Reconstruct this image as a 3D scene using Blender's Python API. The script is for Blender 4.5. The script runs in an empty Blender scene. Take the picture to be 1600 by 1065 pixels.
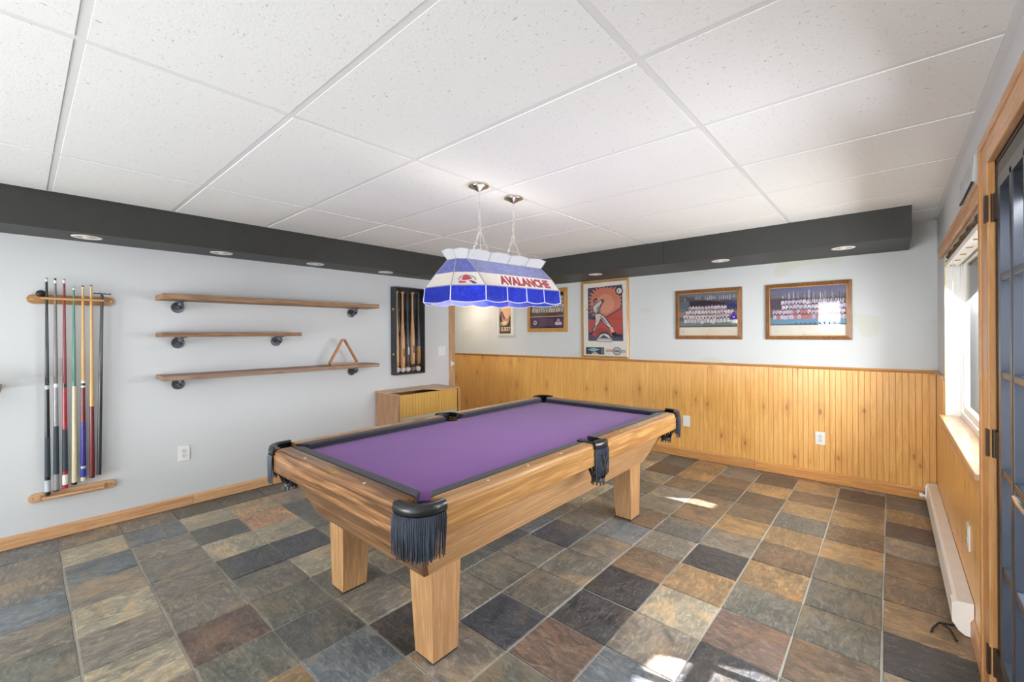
import bpy, bmesh, math, random
from mathutils import Vector, Matrix, Euler
random.seed(7)
PI = math.pi
SC = bpy.context.scene
COL = SC.collection

# ------------------------------------------------------------------ camera
H_CAM, YAW, ROLL, F_PX = 1.37, 0.7197, -0.006, 674.0
cam_d = bpy.data.cameras.new('camera'); cam = bpy.data.objects.new('camera', cam_d); COL.objects.link(cam)
cam_d.sensor_fit = 'HORIZONTAL'; cam_d.sensor_width = 36.0
cam_d.lens = F_PX / 1600 * 36.0
cam_d.shift_y = -11.5 / 1600
cam_d.clip_start = 0.02
cam.matrix_world = Matrix.Translation((0, 0, H_CAM)) @ Matrix.Rotation(YAW, 4, 'Z') @ Matrix.Rotation(PI/2, 4, 'X') @ Matrix.Rotation(ROLL, 4, 'Z')
SC.camera = cam

# ------------------------------------------------------------------ light and exposure
vs = SC.view_settings
SC.display_settings.display_device = 'sRGB'
vs.view_transform = 'Standard'; vs.look = 'None'; vs.gamma = 1.0; vs.use_curve_mapping = False
vs.exposure = 0.36
w = bpy.data.worlds.new('sky'); SC.world = w; w.use_nodes = True
bg = w.node_tree.nodes['Background']; bg.inputs[0].default_value = (0.80, 0.88, 1.0, 1); bg.inputs[1].default_value = 2.2

def area(name, loc, rot, sx, sy, energy, color=(1, 1, 1)):
    l = bpy.data.lights.new(name, 'AREA'); l.shape = 'RECTANGLE'; l.size = sx; l.size_y = sy; l.energy = energy; l.color = color
    o = bpy.data.objects.new(name, l); COL.objects.link(o); o.location = loc; o.rotation_euler = rot; return o
SUN_DIR = Vector((-1.0, -0.15, -0.65)).normalized()
sun = bpy.data.lights.new('sun', 'SUN'); sun.energy = 32; sun.angle = 0.009; sun.color = (1, .96, .9)
so = bpy.data.objects.new('sun', sun); COL.objects.link(so); so.rotation_euler = SUN_DIR.to_track_quat('-Z', 'Y').to_euler()
# daylight at side window and glazed door; two added fills behind the camera
area('daylight_window', (0.62, 3.43, 1.20), (0, PI/2-.60, 0), 1.1, 1.6, 70, (.92, .97, 1))
area('daylight_door', (0.64, 1.85, 1.10), (0, PI/2-.48, -.20), 1.5, 0.8, 50, (.92, .97, 1))
area('rear_fill', (-1.9, -4.4, 0.62), (PI/2, 0, -.12), 4.0, 1.1, 185, (.93, .98, 1))  # added fill panel, no window stands here
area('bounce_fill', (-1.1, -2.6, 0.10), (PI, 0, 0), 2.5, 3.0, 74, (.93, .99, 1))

# ------------------------------------------------------------------ materials
def srgb(r, g, b):
    f = lambda c: (c/12.92 if c <= .04045 else ((c+.055)/1.055)**2.4)
    return (f(r/255), f(g/255), f(b/255), 1)
_M = {}
class NT:
    def __init__(s, name):
        s.m = bpy.data.materials.new(name); s.m.use_nodes = True; s.t = s.m.node_tree
        s.b = s.t.nodes['Principled BSDF']; s.out = s.t.nodes['Material Output']
    def n(s, typ, **kw):
        nd = s.t.nodes.new(typ)
        for k, v in kw.items():
            if k.startswith('i_'):
                key = k[2:]
                key = int(key) if key.isdigit() else key.replace('_', ' ')
                nd.inputs[key].default_value = v
            else: setattr(nd, k, v)
        return nd
    def l(s, a, b): s.t.links.new(a, b)
    def ramp(s, fac, stops, interp='LINEAR'):
        r = s.n('ShaderNodeValToRGB'); r.color_ramp.interpolation = interp
        e = r.color_ramp.elements
        while len(e) < len(stops): e.new(.5)
        for i, (p, c) in enumerate(stops):
            e[i].position = p; e[i].color = c if len(c) == 4 else (*c, 1)
        s.l(fac, r.inputs[0]); return r.outputs[0]
    def coords(s, kind='Object', scale=(1, 1, 1), rot=(0, 0, 0), rand=0.0):
        if kind == 'World': o = s.n('ShaderNodeNewGeometry').outputs['Position']
        else: o = s.n('ShaderNodeTexCoord').outputs[kind]
        if rand:
            oi = s.n('ShaderNodeObjectInfo'); a = s.n('ShaderNodeVectorMath', operation='SCALE', i_0=(3.1, 5.7, 4.3)); 
            s.l(oi.outputs['Random'], a.inputs['Scale']); a2 = s.n('ShaderNodeVectorMath', operation='SCALE'); a2.inputs['Scale'].default_value = rand
            s.l(a.outputs[0], a2.inputs[0]); ad = s.n('ShaderNodeVectorMath', operation='ADD'); s.l(o, ad.inputs[0]); s.l(a2.outputs[0], ad.inputs[1]); o = ad.outputs[0]
        mp = s.n('ShaderNodeMapping'); mp.inputs['Scale'].default_value = scale; mp.inputs['Rotation'].default_value = rot
        s.l(o, mp.inputs[0]); return mp.outputs[0]
    def noise(s, vec, scale, detail=3, rough=.5, dist=0):
        nd = s.n('ShaderNodeTexNoise'); nd.inputs['Scale'].default_value = scale; nd.inputs['Detail'].default_value = detail
        nd.inputs['Roughness'].default_value = rough; nd.inputs['Distortion'].default_value = dist
        s.l(vec, nd.inputs['Vector']); return nd.outputs['Fac']
    def mix(s, fac, a, b, mode='MIX'):
        m = s.n('ShaderNodeMix', data_type='RGBA', blend_type=mode)
        for src, i in ((fac, 0), (a, 6), (b, 7)):
            if hasattr(src, 'is_output'): s.l(src, m.inputs[i])
            else: m.inputs[i].default_value = src
        return m.outputs[2]
    def bump(s, h, strength=.2, dist=.01):
        b = s.n('ShaderNodeBump'); b.inputs['Strength'].default_value = strength; b.inputs['Distance'].default_value = dist
        s.l(h, b.inputs['Height']); s.l(b.outputs[0], s.b.inputs['Normal'])

def plain(name, c, rough=.5, metal=0, spec=.5, var=.06, bump=0, em=None, es=0, coat=0):
    if name in _M: return _M[name]
    t = NT(name); col = srgb(*c)
    f = t.noise(t.coords(), 14, 3)
    d = tuple(x*(1-var) for x in col[:3])+(1,); e = tuple(min(1, x*(1+var)) for x in col[:3])+(1,)
    t.l(t.ramp(f, [(.3, d), (.7, e)]), t.b.inputs['Base Color'])
    t.b.inputs['Roughness'].default_value = rough; t.b.inputs['Metallic'].default_value = metal
    t.b.inputs['Specular IOR Level'].default_value = spec; t.b.inputs['Coat Weight'].default_value = coat
    if bump: t.bump(t.noise(t.coords(), 220, 2), bump, .002)
    if em: t.b.inputs['Emission Color'].default_value = srgb(*em); t.b.inputs['Emission Strength'].default_value = es
    _M[name] = t.m; return t.m

def wood(name, light, dark, grain='Y', fine=1.0, rough=.4, kind='Object', knots=0, rand=.0, contrast=1.0, cath=True, coat=0.0, lines=0.0):
    if name in _M: return _M[name]
    t = NT(name)
    ax = 'XYZ'.index(grain)
    sc = [9.0*fine]*3; sc[ax] = .9*fine
    v = t.coords(kind, tuple(sc), rand=rand)
    f1 = t.noise(v, 1.3, 4, .6, 1.6)
    mid = [(a+b)/2 for a, b in zip(srgb(*light), srgb(*dark))]
    c = t.ramp(f1, [(.30, srgb(*light)), (.48, mid), (.56, srgb(*light)), (.72, [m*(1-.15*contrast)+d*.15*contrast for m, d in zip(mid, srgb(*dark))])])
    sc2 = [120.0*fine]*3; sc2[ax] = 4*fine
    f2 = t.noise(t.coords(kind, tuple(sc2), rand=rand), 1.0, 2, .5)
    c = t.mix(t.ramp(f2, [(.42, (0, 0, 0, 1)), (.62, (.55*contrast,)*3+(1,))]), c, srgb(*dark))
    if lines:
        sc4 = [46.0*fine]*3; sc4[ax] = 1.5*fine
        f4 = t.noise(t.coords(kind, tuple(sc4), rand=rand), 1.0, 3, .6, .7)
        c = t.mix(t.ramp(f4, [(.46, (0, 0, 0, 1)), (.54, (lines,)*3+(1,)), (.66, (.3*lines,)*3+(1,))]), c, [x*.6 for x in srgb(*dark)[:3]]+[1])
    if cath:
        wv = t.n('ShaderNodeTexWave', wave_type='RINGS', rings_direction=grain); wv.inputs['Scale'].default_value = 3.2*fine
        wv.inputs['Distortion'].default_value = 5; wv.inputs['Detail'].default_value = 2; wv.inputs['Detail Scale'].default_value = .8
        sc3 = [3.2]*3; sc3[ax] = .7; t.l(t.coords(kind, tuple(sc3), rand=rand), wv.inputs['Vector'])
        c = t.mix(t.ramp(wv.outputs['Fac'], [(.55, (0, 0, 0, 1)), (.9, (.45*contrast,)*3+(1,)), (1, (.1, .1, .1, 1))]), c, srgb(*dark))
    if knots:
        s3 = [3.6]*3; s3[ax] = 2.0
        vo = t.n('ShaderNodeTexVoronoi', voronoi_dimensions='2D'); vo.inputs['Scale'].default_value = 1.0; vo.inputs['Randomness'].default_value = 1
        g0 = t.n('ShaderNodeNewGeometry'); sp = t.n('ShaderNodeSeparateXYZ'); t.l(g0.outputs['Position'], sp.inputs[0]); sm = t.n('ShaderNodeMath', operation='ADD'); t.l(sp.outputs[0], sm.inputs[0]); t.l(sp.outputs[1], sm.inputs[1])
        cb = t.n('ShaderNodeCombineXYZ'); t.l(sm.outputs[0], cb.inputs[0]); t.l(sp.outputs[2], cb.inputs[1]); mp2 = t.n('ShaderNodeMapping'); mp2.inputs['Scale'].default_value = (5.2, 2.4, 1); t.l(cb.outputs[0], mp2.inputs[0]); vv = mp2.outputs[0]; nz = t.n('ShaderNodeTexNoise'); nz.inputs['Scale'].default_value = 3
        t.l(vv, nz.inputs['Vector']); ad = t.n('ShaderNodeVectorMath', operation='MULTIPLY_ADD'); t.l(nz.outputs['Color'], ad.inputs[0]); ad.inputs[1].default_value = (.16,)*3; t.l(vv, ad.inputs[2])
        t.l(ad.outputs[0], vo.inputs['Vector'])
        kr = t.ramp(vo.outputs['Distance'], [(.035, (knots,)*3+(1,)), (.07, (.35*knots,)*3+(1,)), (.30, (0, 0, 0, 1))])
        gate = t.ramp(vo.outputs['Color'], [(.42, (.06,)*3), (.55, (1, 1, 1))]); kr = t.mix(1.0, kr, gate, 'MULTIPLY')
        c = t.mix(kr, c, srgb(dark[0]*.72, dark[1]*.62, dark[2]*.5))
    if rand:
        oi = t.n('ShaderNodeObjectInfo'); c = t.mix(t.ramp(oi.outputs['Random'], [(0, (0, 0, 0, 1)), (1, (.35,)*3+(1,))]), c, mid[:3]+[1])
    t.l(c, t.b.inputs['Base Color']); t.b.inputs['Roughness'].default_value = rough
    t.b.inputs['Coat Weight'].default_value = coat; t.b.inputs['Coat Roughness'].default_value = .15
    t.bump(f2, .08, .001)
    _M[name] = t.m; return t.m

def wall_paint(name, c, patches=0):
    t = NT(name); col = srgb(*c)
    f = t.noise(t.coords('World'), 1.2, 3)
    o = t.ramp(f, [(.3, tuple(x*.97 for x in col[:3])), (.7, col)])
    if patches:
        p = t.noise(t.coords('World', (1.3, 1, 3.0)), 1.7, 1, .3)
        o = t.mix(t.ramp(p, [(.655, (0, 0, 0, 1)), (.68, (.55,)*3+(1,))]), o, srgb(206, 205, 188))
    t.l(o, t.b.inputs['Base Color']); t.b.inputs['Roughness'].default_value = .6
    t.b.inputs['Specular IOR Level'].default_value = .3
    t.bump(t.noise(t.coords('World'), 160, 2), .10, .002); return t.m

def slate():
    t = NT('slate')
    oi = t.n('ShaderNodeObjectInfo')
    base = oi.outputs['Color']
    v = t.coords('Object', rand=9.0)
    n1 = t.noise(v, 5.5, 6, .62, 1.6); n2 = t.noise(t.coords('Object', (1, 2.6, 1), (0, 0, .5), rand=17.0), 9, 6, .7, 2.2)
    dark = t.mix(1.0, base, (.50, .53, .56, 1), 'MULTIPLY'); lite = t.mix(1.0, base, (1.75, 1.72, 1.6, 1), 'MULTIPLY')
    rust = t.mix(1.0, base, (1.75, 1.38, .98, 1), 'MULTIPLY')
    c = t.mix(t.ramp(n1, [(.35, (0, 0, 0, 1)), (.60, (1, 1, 1, 1))]), dark, base)
    c = t.mix(t.ramp(n2, [(.50, (0, 0, 0, 1)), (.66, (.8, .8, .8, 1))]), c, lite)
    n3 = t.noise(t.coords('Object', rand=31.0), 3.2, 5, .6, 1.0)
    c = t.mix(t.ramp(n3, [(.52, (0, 0, 0, 1)), (.68, (.75, .75, .75, 1))]), c, rust)
    n4 = t.noise(v, 30, 4, .7, 1.2)
    c = t.mix(t.ramp(n4, [(.62, (0, 0, 0, 1)), (.8, (.5, .5, .5, 1))]), c, dark)
    vn = t.noise(t.coords('Object', (1, 1.8, 1), (0, 0, .9), rand=23.0), 4.5, 6, .65, 2.5)
    c = t.mix(t.ramp(vn, [(.485, (0, 0, 0, 1)), (.50, (.30,)*3+(1,)), (.515, (0, 0, 0, 1))]), c, (.42, .40, .36, 1))
    c = t.mix(t.ramp(t.noise(t.coords('Object', (1, 3.2, 1), (0, 0, .35), rand=41.0), 7, 6, .7, 1.4), [(.52, (0, 0, 0, 1)), (.60, (.55,)*3+(1,)), (.7, (.1,)*3+(1,))]), c, dark)
    t.l(c, t.b.inputs['Base Color'])
    t.l(t.ramp(n1, [(.3, (.30,)*3), (.7, (.46,)*3)]), t.b.inputs['Roughness'])
    b = t.n('ShaderNodeMath', operation='ADD'); t.l(n2, b.inputs[0]); t.l(n4, b.inputs[1])
    t.bump(b.outputs[0], .36, .006); return t.m

def fissured(name, c):
    t = NT(name); col = srgb(*c)
    v = t.coords('World', (1, 1, 1)); n = t.noise(v, 95, 2, .6, .8)
    big = t.noise(v, 1.3, 1)
    pit = t.ramp(n, [(.655, (0, 0, 0, 1)), (.70, (1, 1, 1, 1))])
    g = t.mix(pit, col, tuple(x*.66 for x in col[:3])+(1,))
    t.l(g, t.b.inputs['Base Color']); t.b.inputs['Roughness'].default_value = .95; t.b.inputs['Specular IOR Level'].default_value = .1
    inv = t.n('ShaderNodeMath', operation='MULTIPLY'); t.l(n, inv.inputs[0]); inv.inputs[1].default_value = -1
    t.bump(inv.outputs[0], .25, .003); return t.m

def thin_glass(name, tint=(1, 1, 1), ior=1.45, rough=.0):
    if name in _M: return _M[name]
    t = NT(name); t.t.nodes.remove(t.b)
    tr = t.n('ShaderNodeBsdfTransparent'); tr.inputs[0].default_value = (*tint, 1)
    gl = t.n('ShaderNodeBsdfGlossy'); gl.inputs['Roughness'].default_value = rough
    fr = t.n('ShaderNodeFresnel'); fr.inputs[0].default_value = ior
    mx = t.n('ShaderNodeMixShader'); t.l(fr.outputs[0], mx.inputs[0]); t.l(tr.outputs[0], mx.inputs[1]); t.l(gl.outputs[0], mx.inputs[2])
    t.l(mx.outputs[0], t.out.inputs[0]); _M[name] = t.m; return t.m

def stained(name, c, clear=.35, mottled=True):
    t = NT(name); t.t.nodes.remove(t.b); col = srgb(*c)
    n = t.noise(t.coords('Object', (1, 1, .6)), 34, 4, .7, 2.5)
    lo_ = .65 if mottled else .93
    cc = t.ramp(n, [(.35, tuple(x*lo_ for x in col[:3])), (.6, col), (.8, tuple(min(1, x*1.5+.08) for x in col[:3]))])
    tl = t.n('ShaderNodeBsdfTranslucent'); df = t.n('ShaderNodeBsdfDiffuse'); tr = t.n('ShaderNodeBsdfTransparent'); gl = t.n('ShaderNodeBsdfGlossy')
    for x in (tl, df, tr): t.l(cc, x.inputs[0])
    gl.inputs['Roughness'].default_value = .12
    a = t.n('ShaderNodeMixShader', i_0=.45); t.l(tl.outputs[0], a.inputs[1]); t.l(df.outputs[0], a.inputs[2])
    b = t.n('ShaderNodeMixShader', i_0=clear); t.l(a.outputs[0], b.inputs[1]); t.l(tr.outputs[0], b.inputs[2])
    fr = t.n('ShaderNodeFresnel'); fr.inputs[0].default_value = 1.5
    d = t.n('ShaderNodeMixShader'); t.l(fr.outputs[0], d.inputs[0]); t.l(b.outputs[0], d.inputs[1]); t.l(gl.outputs[0], d.inputs[2])
    bp = t.n('ShaderNodeBump'); bp.inputs['Strength'].default_value = .4; bp.inputs['Distance'].default_value = .004; t.l(n, bp.inputs['Height']); t.l(bp.outputs[0], gl.inputs['Normal'])
    t.l(d.outputs[0], t.out.inputs[0]); return t.m

M_WALL = wall_paint('wall_paint', (214, 216, 218)); M_WALLB = wall_paint('wall_paint_back', (214, 216, 216), 1)
M_SOFFIT = plain('black_soffit_paint', (56, 56, 53), .5, spec=.4)
M_PANEL = fissured('ceiling_tile', (240, 240, 239)); M_BAR = plain('grid_white', (228, 228, 228), .6, var=.01)
M_OAK = wood('oak_trim_y', (222, 176, 132), (184, 128, 82), 'Y', 1.0, .4, 'World', rand=.0, cath=False)
M_OAKX = wood('oak_trim_x', (216, 160, 96), (176, 116, 58), 'X', 1.0, .35, 'World', cath=False, coat=.2)
M_OAKZ = wood('oak_trim_z', (212, 158, 100), (178, 118, 64), 'Z', 1.0, .35, 'World', cath=False, coat=.2)
M_BEAD = wood('pine_beadboard', (246, 194, 112), (216, 146, 64), 'Z', .8, .3, 'World', knots=.85, rand=.001, cath=False, contrast=.8, coat=.25)
M_SLATE = slate(); M_GROUT = plain('grout', (186, 181, 170), .9)
M_WHITE = plain('white_plastic', (236, 236, 234), .35, var=.01)
M_DARK = plain('dark_slot', (30, 30, 30), .6)
M_GLASS = thin_glass('clear_glass')
M_BLACKMETAL = plain('black_iron', (84, 88, 94), .38, .6)
M_BRASS = plain('brass', (214, 180, 100), .3, .9)
M_NICKEL = plain('brushed_nickel', (205, 200, 192), .18, 1.0)
M_WINDOWWHITE = plain('white_vinyl', (244, 244, 242), .4, var=.01)

# ------------------------------------------------------------------ mesh helpers
class MB:
    def __init__(s): s.bm = bmesh.new(); s.mi = 0
    def _fin(s, faces):
        for f in faces: f.material_index = s.mi
    def box(s, x0, x1, y0, y1, z0, z1, bev=0):
        r = bmesh.ops.create_cube(s.bm, size=1); v = r['verts']
        for p in v: p.co = Vector(((x0+x1)/2+p.co.x*(x1-x0), (y0+y1)/2+p.co.y*(y1-y0), (z0+z1)/2+p.co.z*(z1-z0)))
        s._fin({f for p in v for f in p.link_faces})
        if bev:
            es = list({e for p in v for e in p.link_edges}); r = bmesh.ops.bevel(s.bm, geom=es, offset=bev, segments=2, affect='EDGES', profile=.5); s._fin(r['faces'])
        return s
    def hexa(s, lo, hi):   # two quads (lists of 4 points), same winding
        a = [s.bm.verts.new(p) for p in lo]; b = [s.bm.verts.new(p) for p in hi]
        fs = [s.bm.faces.new(a[::-1]), s.bm.faces.new(b)] + [s.bm.faces.new((a[i], a[(i+1) % 4], b[(i+1) % 4], b[i])) for i in range(4)]
        s._fin(fs); return s
    def prism(s, pts, vec):
        vec = Vector(vec); a = [s.bm.verts.new(p) for p in pts]; b = [s.bm.verts.new(Vector(p)+vec) for p in pts]; n = len(pts)
        fs = [s.bm.faces.new(a[::-1]), s.bm.faces.new(b)] + [s.bm.faces.new((a[i], a[(i+1) % n], b[(i+1) % n], b[i])) for i in range(n)]
        s._fin(fs); return s
    def loft(s, rings, close=True, caps=True):
        vr = [[s.bm.verts.new(p) for p in r] for r in rings]; n = len(vr[0]); fs = []
        for i in range(len(vr)-1):
            for j in range(n if close else n-1):
                fs.append(s.bm.faces.new((vr[i][j], vr[i][(j+1) % n], vr[i+1][(j+1) % n], vr[i+1][j])))
        if caps and close: fs += [s.bm.faces.new(vr[0][::-1]), s.bm.faces.new(vr[-1])]
        s._fin(fs); return s
    def tube(s, path, rad, seg=8, squash=(1, 1), up=(0, 0, 1)):
        path = [Vector(p) for p in path]; rings = []
        for i, p in enumerate(path):
            t = (path[min(i+1, len(path)-1)]-path[max(i-1, 0)]).normalized()
            u = Vector(up); 
            if abs(t.dot(u)) > .95: u = Vector((1, 0, 0))
            a = t.cross(u).normalized(); b = a.cross(t).normalized()
            r = rad[i] if isinstance(rad, (list, tuple)) else rad
            rings.append([p+a*math.cos(k*2*PI/seg)*r*squash[0]+b*math.sin(k*2*PI/seg)*r*squash[1] for k in range(seg)])
        return s.loft(rings)
    def lathe(s, prof, seg=20, origin=(0, 0, 0), axis='Z'):  # prof: (r, h)
        rings = []
        for r, h in prof:
            ring = []
            for k in range(seg):
                c, d = math.cos(k*2*PI/seg)*r, math.sin(k*2*PI/seg)*r
                p = {'Z': (c, d, h), 'X': (h, c, d), 'Y': (d, h, c)}[axis]; ring.append(Vector(origin)+Vector(p))
            rings.append(ring)
        return s.loft(rings)
    def torus(s, c, R, r, ax, ay, n=14, m=6, stretch=1.0):
        ax = Vector(ax).normalized(); ay = Vector(ay).normalized(); az = ax.cross(ay); rings = []
        for i in range(n):
            a = i*2*PI/n; d = ax*math.cos(a)+ay*math.sin(a)*stretch; q = Vector(c)+d*R; dn = (ax*math.cos(a)+ay*math.sin(a)).normalized()
            rings.append([q+dn*r*math.cos(k*2*PI/m)+az*r*math.sin(k*2*PI/m) for k in range(m)])
        rings.append(rings[0]); return s.loft(rings, caps=False)
    def build(s, name, mats, parent=None, smooth=False, loc=None):
        bmesh.ops.recalc_face_normals(s.bm, faces=s.bm.faces[:])
        me = bpy.data.meshes.new(name); s.bm.to_mesh(me); s.bm.free()
        for m in (mats if isinstance(mats, (list, tuple)) else [mats]): me.materials.append(m)
        if smooth:
            me.polygons.foreach_set('use_smooth', [True]*len(me.polygons))
            try: me.set_sharp_from_angle(angle=math.radians(38))
            except Exception: pass
        return link(name, me, parent, loc)
def link(name, me, parent=None, loc=None):
    o = bpy.data.objects.new(name, me); COL.objects.link(o)
    if parent is not None: o.parent = parent
    if loc is not None: o.location = loc
    return o
def tag(o, label, cat, group=None):
    o['label'] = label; o['category'] = cat
    if group: o['group'] = group
    return o
def thing(name, label, cat, loc=(0, 0, 0), rz=0, group=None):
    o = bpy.data.objects.new(name, None); COL.objects.link(o); o.location = loc; o.rotation_euler = (0, 0, rz); o.empty_display_size = .1
    return tag(o, label, cat, group)
def struct(o): o['kind'] = 'structure'; return o
def copy_tree(o, parent=None):
    c = o.copy(); COL.objects.link(c)
    if parent is not None: c.parent = parent
    for ch in list(o.children): copy_tree(ch, c)
    return c
def text_mesh(body, size, extr, shear=0.0, bold=0.0):
    cu = bpy.data.curves.new('t', 'FONT'); cu.body = body; cu.size = size; cu.extrude = extr; cu.align_x = 'CENTER'; cu.align_y = 'CENTER'; cu.shear = shear; cu.offset = bold
    o = bpy.data.objects.new('t', cu); COL.objects.link(o); bpy.context.view_layer.update()
    me = bpy.data.meshes.new_from_object(o.evaluated_get(bpy.context.evaluated_depsgraph_get())); bpy.data.objects.remove(o); return me

# ------------------------------------------------------------------ room shell
XL, XR, YB, YN, ZC = -4.27, 0.287, 4.84, -4.5, 2.263
XH = -6.2           # far side of the passage beyond the left wall
Y_OPEN = 3.72       # left wall ends here

def holed_wall(name, mat, axis, p0, p1, a0, a1, z0, z1, holes):
    """wall slab with rectangular holes; axis = direction the wall runs along"""
    m = MB(); ys = sorted({a0, a1, *[h[0] for h in holes], *[h[1] for h in holes]}); zs = sorted({z0, z1, *[h[2] for h in holes], *[h[3] for h in holes]})
    for i in range(len(ys)-1):
        for j in range(len(zs)-1):
            cy, cz = (ys[i]+ys[i+1])/2, (zs[j]+zs[j+1])/2
            if any(h[0] < cy < h[1] and h[2] < cz < h[3] for h in holes): continue
            if axis == 'Y': m.box(p0, p1, ys[i], ys[i+1], zs[j], zs[j+1])
            else: m.box(ys[i], ys[i+1], p0, p1, zs[j], zs[j+1])
    return struct(m.build(name, mat))

floor = struct(MB().box(XH, XR+.15, YN, YB+.1, -.12, -.006).build('floor', M_GROUT))
struct(MB().box(XL-.12, XL, YN, Y_OPEN, 0, 2.3).build('wall_left', M_WALL))
wall_back = struct(MB().box(XH, XR+.14, YB, YB+.12, 0, 2.35).build('wall_back', M_WALLB))
WY0, WY1, WZ0, WZ1 = 2.62, 4.25, .78, 1.90
DY0, DY1, DZ1 = 1.47, 2.31, 1.98
wall_right = holed_wall('wall_right', M_WALL, 'Y', XR, XR+.14, YN, YB, 0, 2.35, [(WY0, WY1, WZ0, WZ1), (DY0, DY1, 0, DZ1)])
holed_wall('wall_near', M_WALL, 'X', YN-.14, YN, XH, XR+.14, 0, 2.35, [(-1.50, -.94, 1.35, 2.20)])
struct(MB().box(XH-.12, XH, Y_OPEN-.12, YB+.1, 0, 2.3).build('wall_hall', M_WALL))
struct(MB().box(XH, XL-.12, Y_OPEN-.12, Y_OPEN, 0, 2.3).build('wall_hall_side', M_WALL))

# ceiling deck + lay-in panels and grid bars
ceil = struct(MB().box(XH, XR+.14, YN, YB+.1, ZC+.02, ZC+.12).build('ceiling', M_PANEL))
xl = [-3.9, -3.075, -1.833, -.617, XR]
yl = []
y = .123-.61*4
while y < YB: yl.append(y); y += .61
yl = [YN]+[v for v in yl if v > YN+.05]+[YB]
for i in range(4):
    for j in range(len(yl)-1):
        if yl[j+1] < -.7: continue
        g = .0125
        x0, x1, y0, y1 = xl[i]+g, xl[i+1]-(g if i < 3 else .022), yl[j]+g, yl[j+1]-g
        dz = random.choice((-.001, -.0005, 0, .001))
        m = MB(); m.box(-(x1-x0)/2, (x1-x0)/2, -(y1-y0)/2, (y1-y0)/2, 0, .015, .0015)
        o = m.build('ceiling_panel', M_PANEL, ceil, loc=((x0+x1)/2, (y0+y1)/2, ZC+.001+dz))
        o.rotation_euler = (0, random.uniform(-.0004, .0004), random.uniform(-.0012, .0012))
for x in xl[1:4]: MB().box(x-.012, x+.012, YN, 4.16, ZC+.0030, ZC+.010).build('grid_bar', M_BAR, ceil)
for yv in yl[1:-1]:
    if yv > -.8: MB().box(-3.9, XR, yv-.012, yv+.012, ZC+.0032, ZC+.010).build('grid_bar', M_BAR, ceil)
MB().box(XR-.022, XR, YN, YB, ZC-.002, ZC+.004).build('wall_angle', M_BAR, ceil)
MB().box(.12, XR, YB-.022, YB, ZC-.002, ZC+.004).build('wall_angle', M_BAR, ceil)

# black L-shaped soffit with recessed cans
sf = MB().box(XL, -3.9, YN, 4.16, 2.035, ZC+.015).build('trim_1', M_SOFFIT); struct(sf); sf['label'] = 'black painted soffit along the left wall'
sb = MB().box(XL, .12, 4.16, YB, 2.04, ZC+.015).build('trim_2', M_SOFFIT); struct(sb); sb['label'] = 'black painted soffit along the back wall'
MB().box(-1.67, -1.664, 4.157, 4.161, 2.04, ZC).build('seam', plain('soffit_seam', (40, 40, 39), .6), sb)
struct(MB().box(XH, XL, Y_OPEN-.1, YB, 2.06, 2.2).build('ceiling_hall', M_PANEL))
can_m = plain('can_interior', (214, 190, 150), .35, .5)
def can_light(x, y, zz, lab, rz=0):
    t = thing('recessed_light', lab, 'ceiling light', (x, y, zz), 0, 'recessed cans in the black soffit')
    m = MB(); n = 28
    rings = [[Vector((r*math.cos(k*2*PI/n), r*math.sin(k*2*PI/n), h)) for k in range(n)] for r, h in ((.052, -.001), (.060, -.005), (.074, -.005), (.078, -.001))]
    m.loft(rings, caps=False).build('trim_ring', M_WHITE, t, True)
    m = MB(); rings = [[Vector((r*math.cos(k*2*PI/n), r*math.sin(k*2*PI/n), h)) for k in range(n)] for r, h in ((.052, -.002), (.048, -.0015), (.02, -.0012))]
    m.loft(rings, caps=True).build('reflector', can_m, t, True)
    m = MB(); m.lathe([(.001, -.010), (.012, -.009), (.020, -.006), (.024, -.002)], 16); m.build('bulb', plain('frosted_bulb', (235, 228, 215), .4, var=.01), t, True)
for (x, y, lab) in [(-4.05, .30, 'round recessed can light in left soffit directly above the cue rack'),
                    (-4.05, 1.075, 'round recessed can light in left soffit above the wall shelves'),
                    (-4.05, 1.83, 'round recessed can light in left soffit, third one from the near end'),
                    (-4.05, 2.58, 'round recessed can light in left soffit just before the bat display case')]:
    can_light(x, y, 2.035, lab)
for (x, y, lab) in [(-2.52, 4.32, 'round recessed can light in back soffit above the batter poster'),
                    (-1.19, 4.32, 'round recessed can light in back soffit above the left team photograph'),
                    (-.28, 4.35, 'round recessed can light in back soffit above the right team photograph')]:
    can_light(x, y, 2.04, lab)
hl = bpy.data.lights.new('hall_can', 'AREA'); hl.shape = 'DISK'; hl.size = .12; hl.energy = 7.5; hl.color = (1, .86, .68)
ho = bpy.data.objects.new('hall_can', hl); COL.objects.link(ho); ho.location = (-4.95, 4.35, 2.05)

# ------------------------------------------------------------------ slate floor
def F_dir(x, y):
    q = Vector(((x-800)/F_PX, (y-521)/F_PX)); c, s = math.cos(-ROLL), math.sin(-ROLL)
    qx, qy = c*q.x-s*q.y, s*q.x+c*q.y
    F = Vector((-math.sin(YAW), math.cos(YAW), 0)); R = Vector((math.cos(YAW), math.sin(YAW), 0))
    return F+R*qx+Vector((0, 0, -qy))
def on_floor(x, y): d = F_dir(x, y); k = -H_CAM/d.z; return d.x*k, d.y*k
TX, TY, TS = -.033, .162, .305
P = {'bs': (96, 104, 110), 'tan': (154, 142, 116), 'bg': (122, 112, 98), 'dg': (84, 84, 80), 'ty': (164, 138, 98), 'or': (176, 130, 88), 'gb': (112, 104, 92),
     'ds': (70, 74, 76), 'gg': (98, 96, 84), 'rb': (106, 84, 70), 'db': (70, 72, 80), 'ch': (52, 54, 58), 'oc': (138, 108, 66), 'br': (104, 84, 62), 'dbr': (78, 68, 58), 'cb': (66, 58, 54)}
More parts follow.
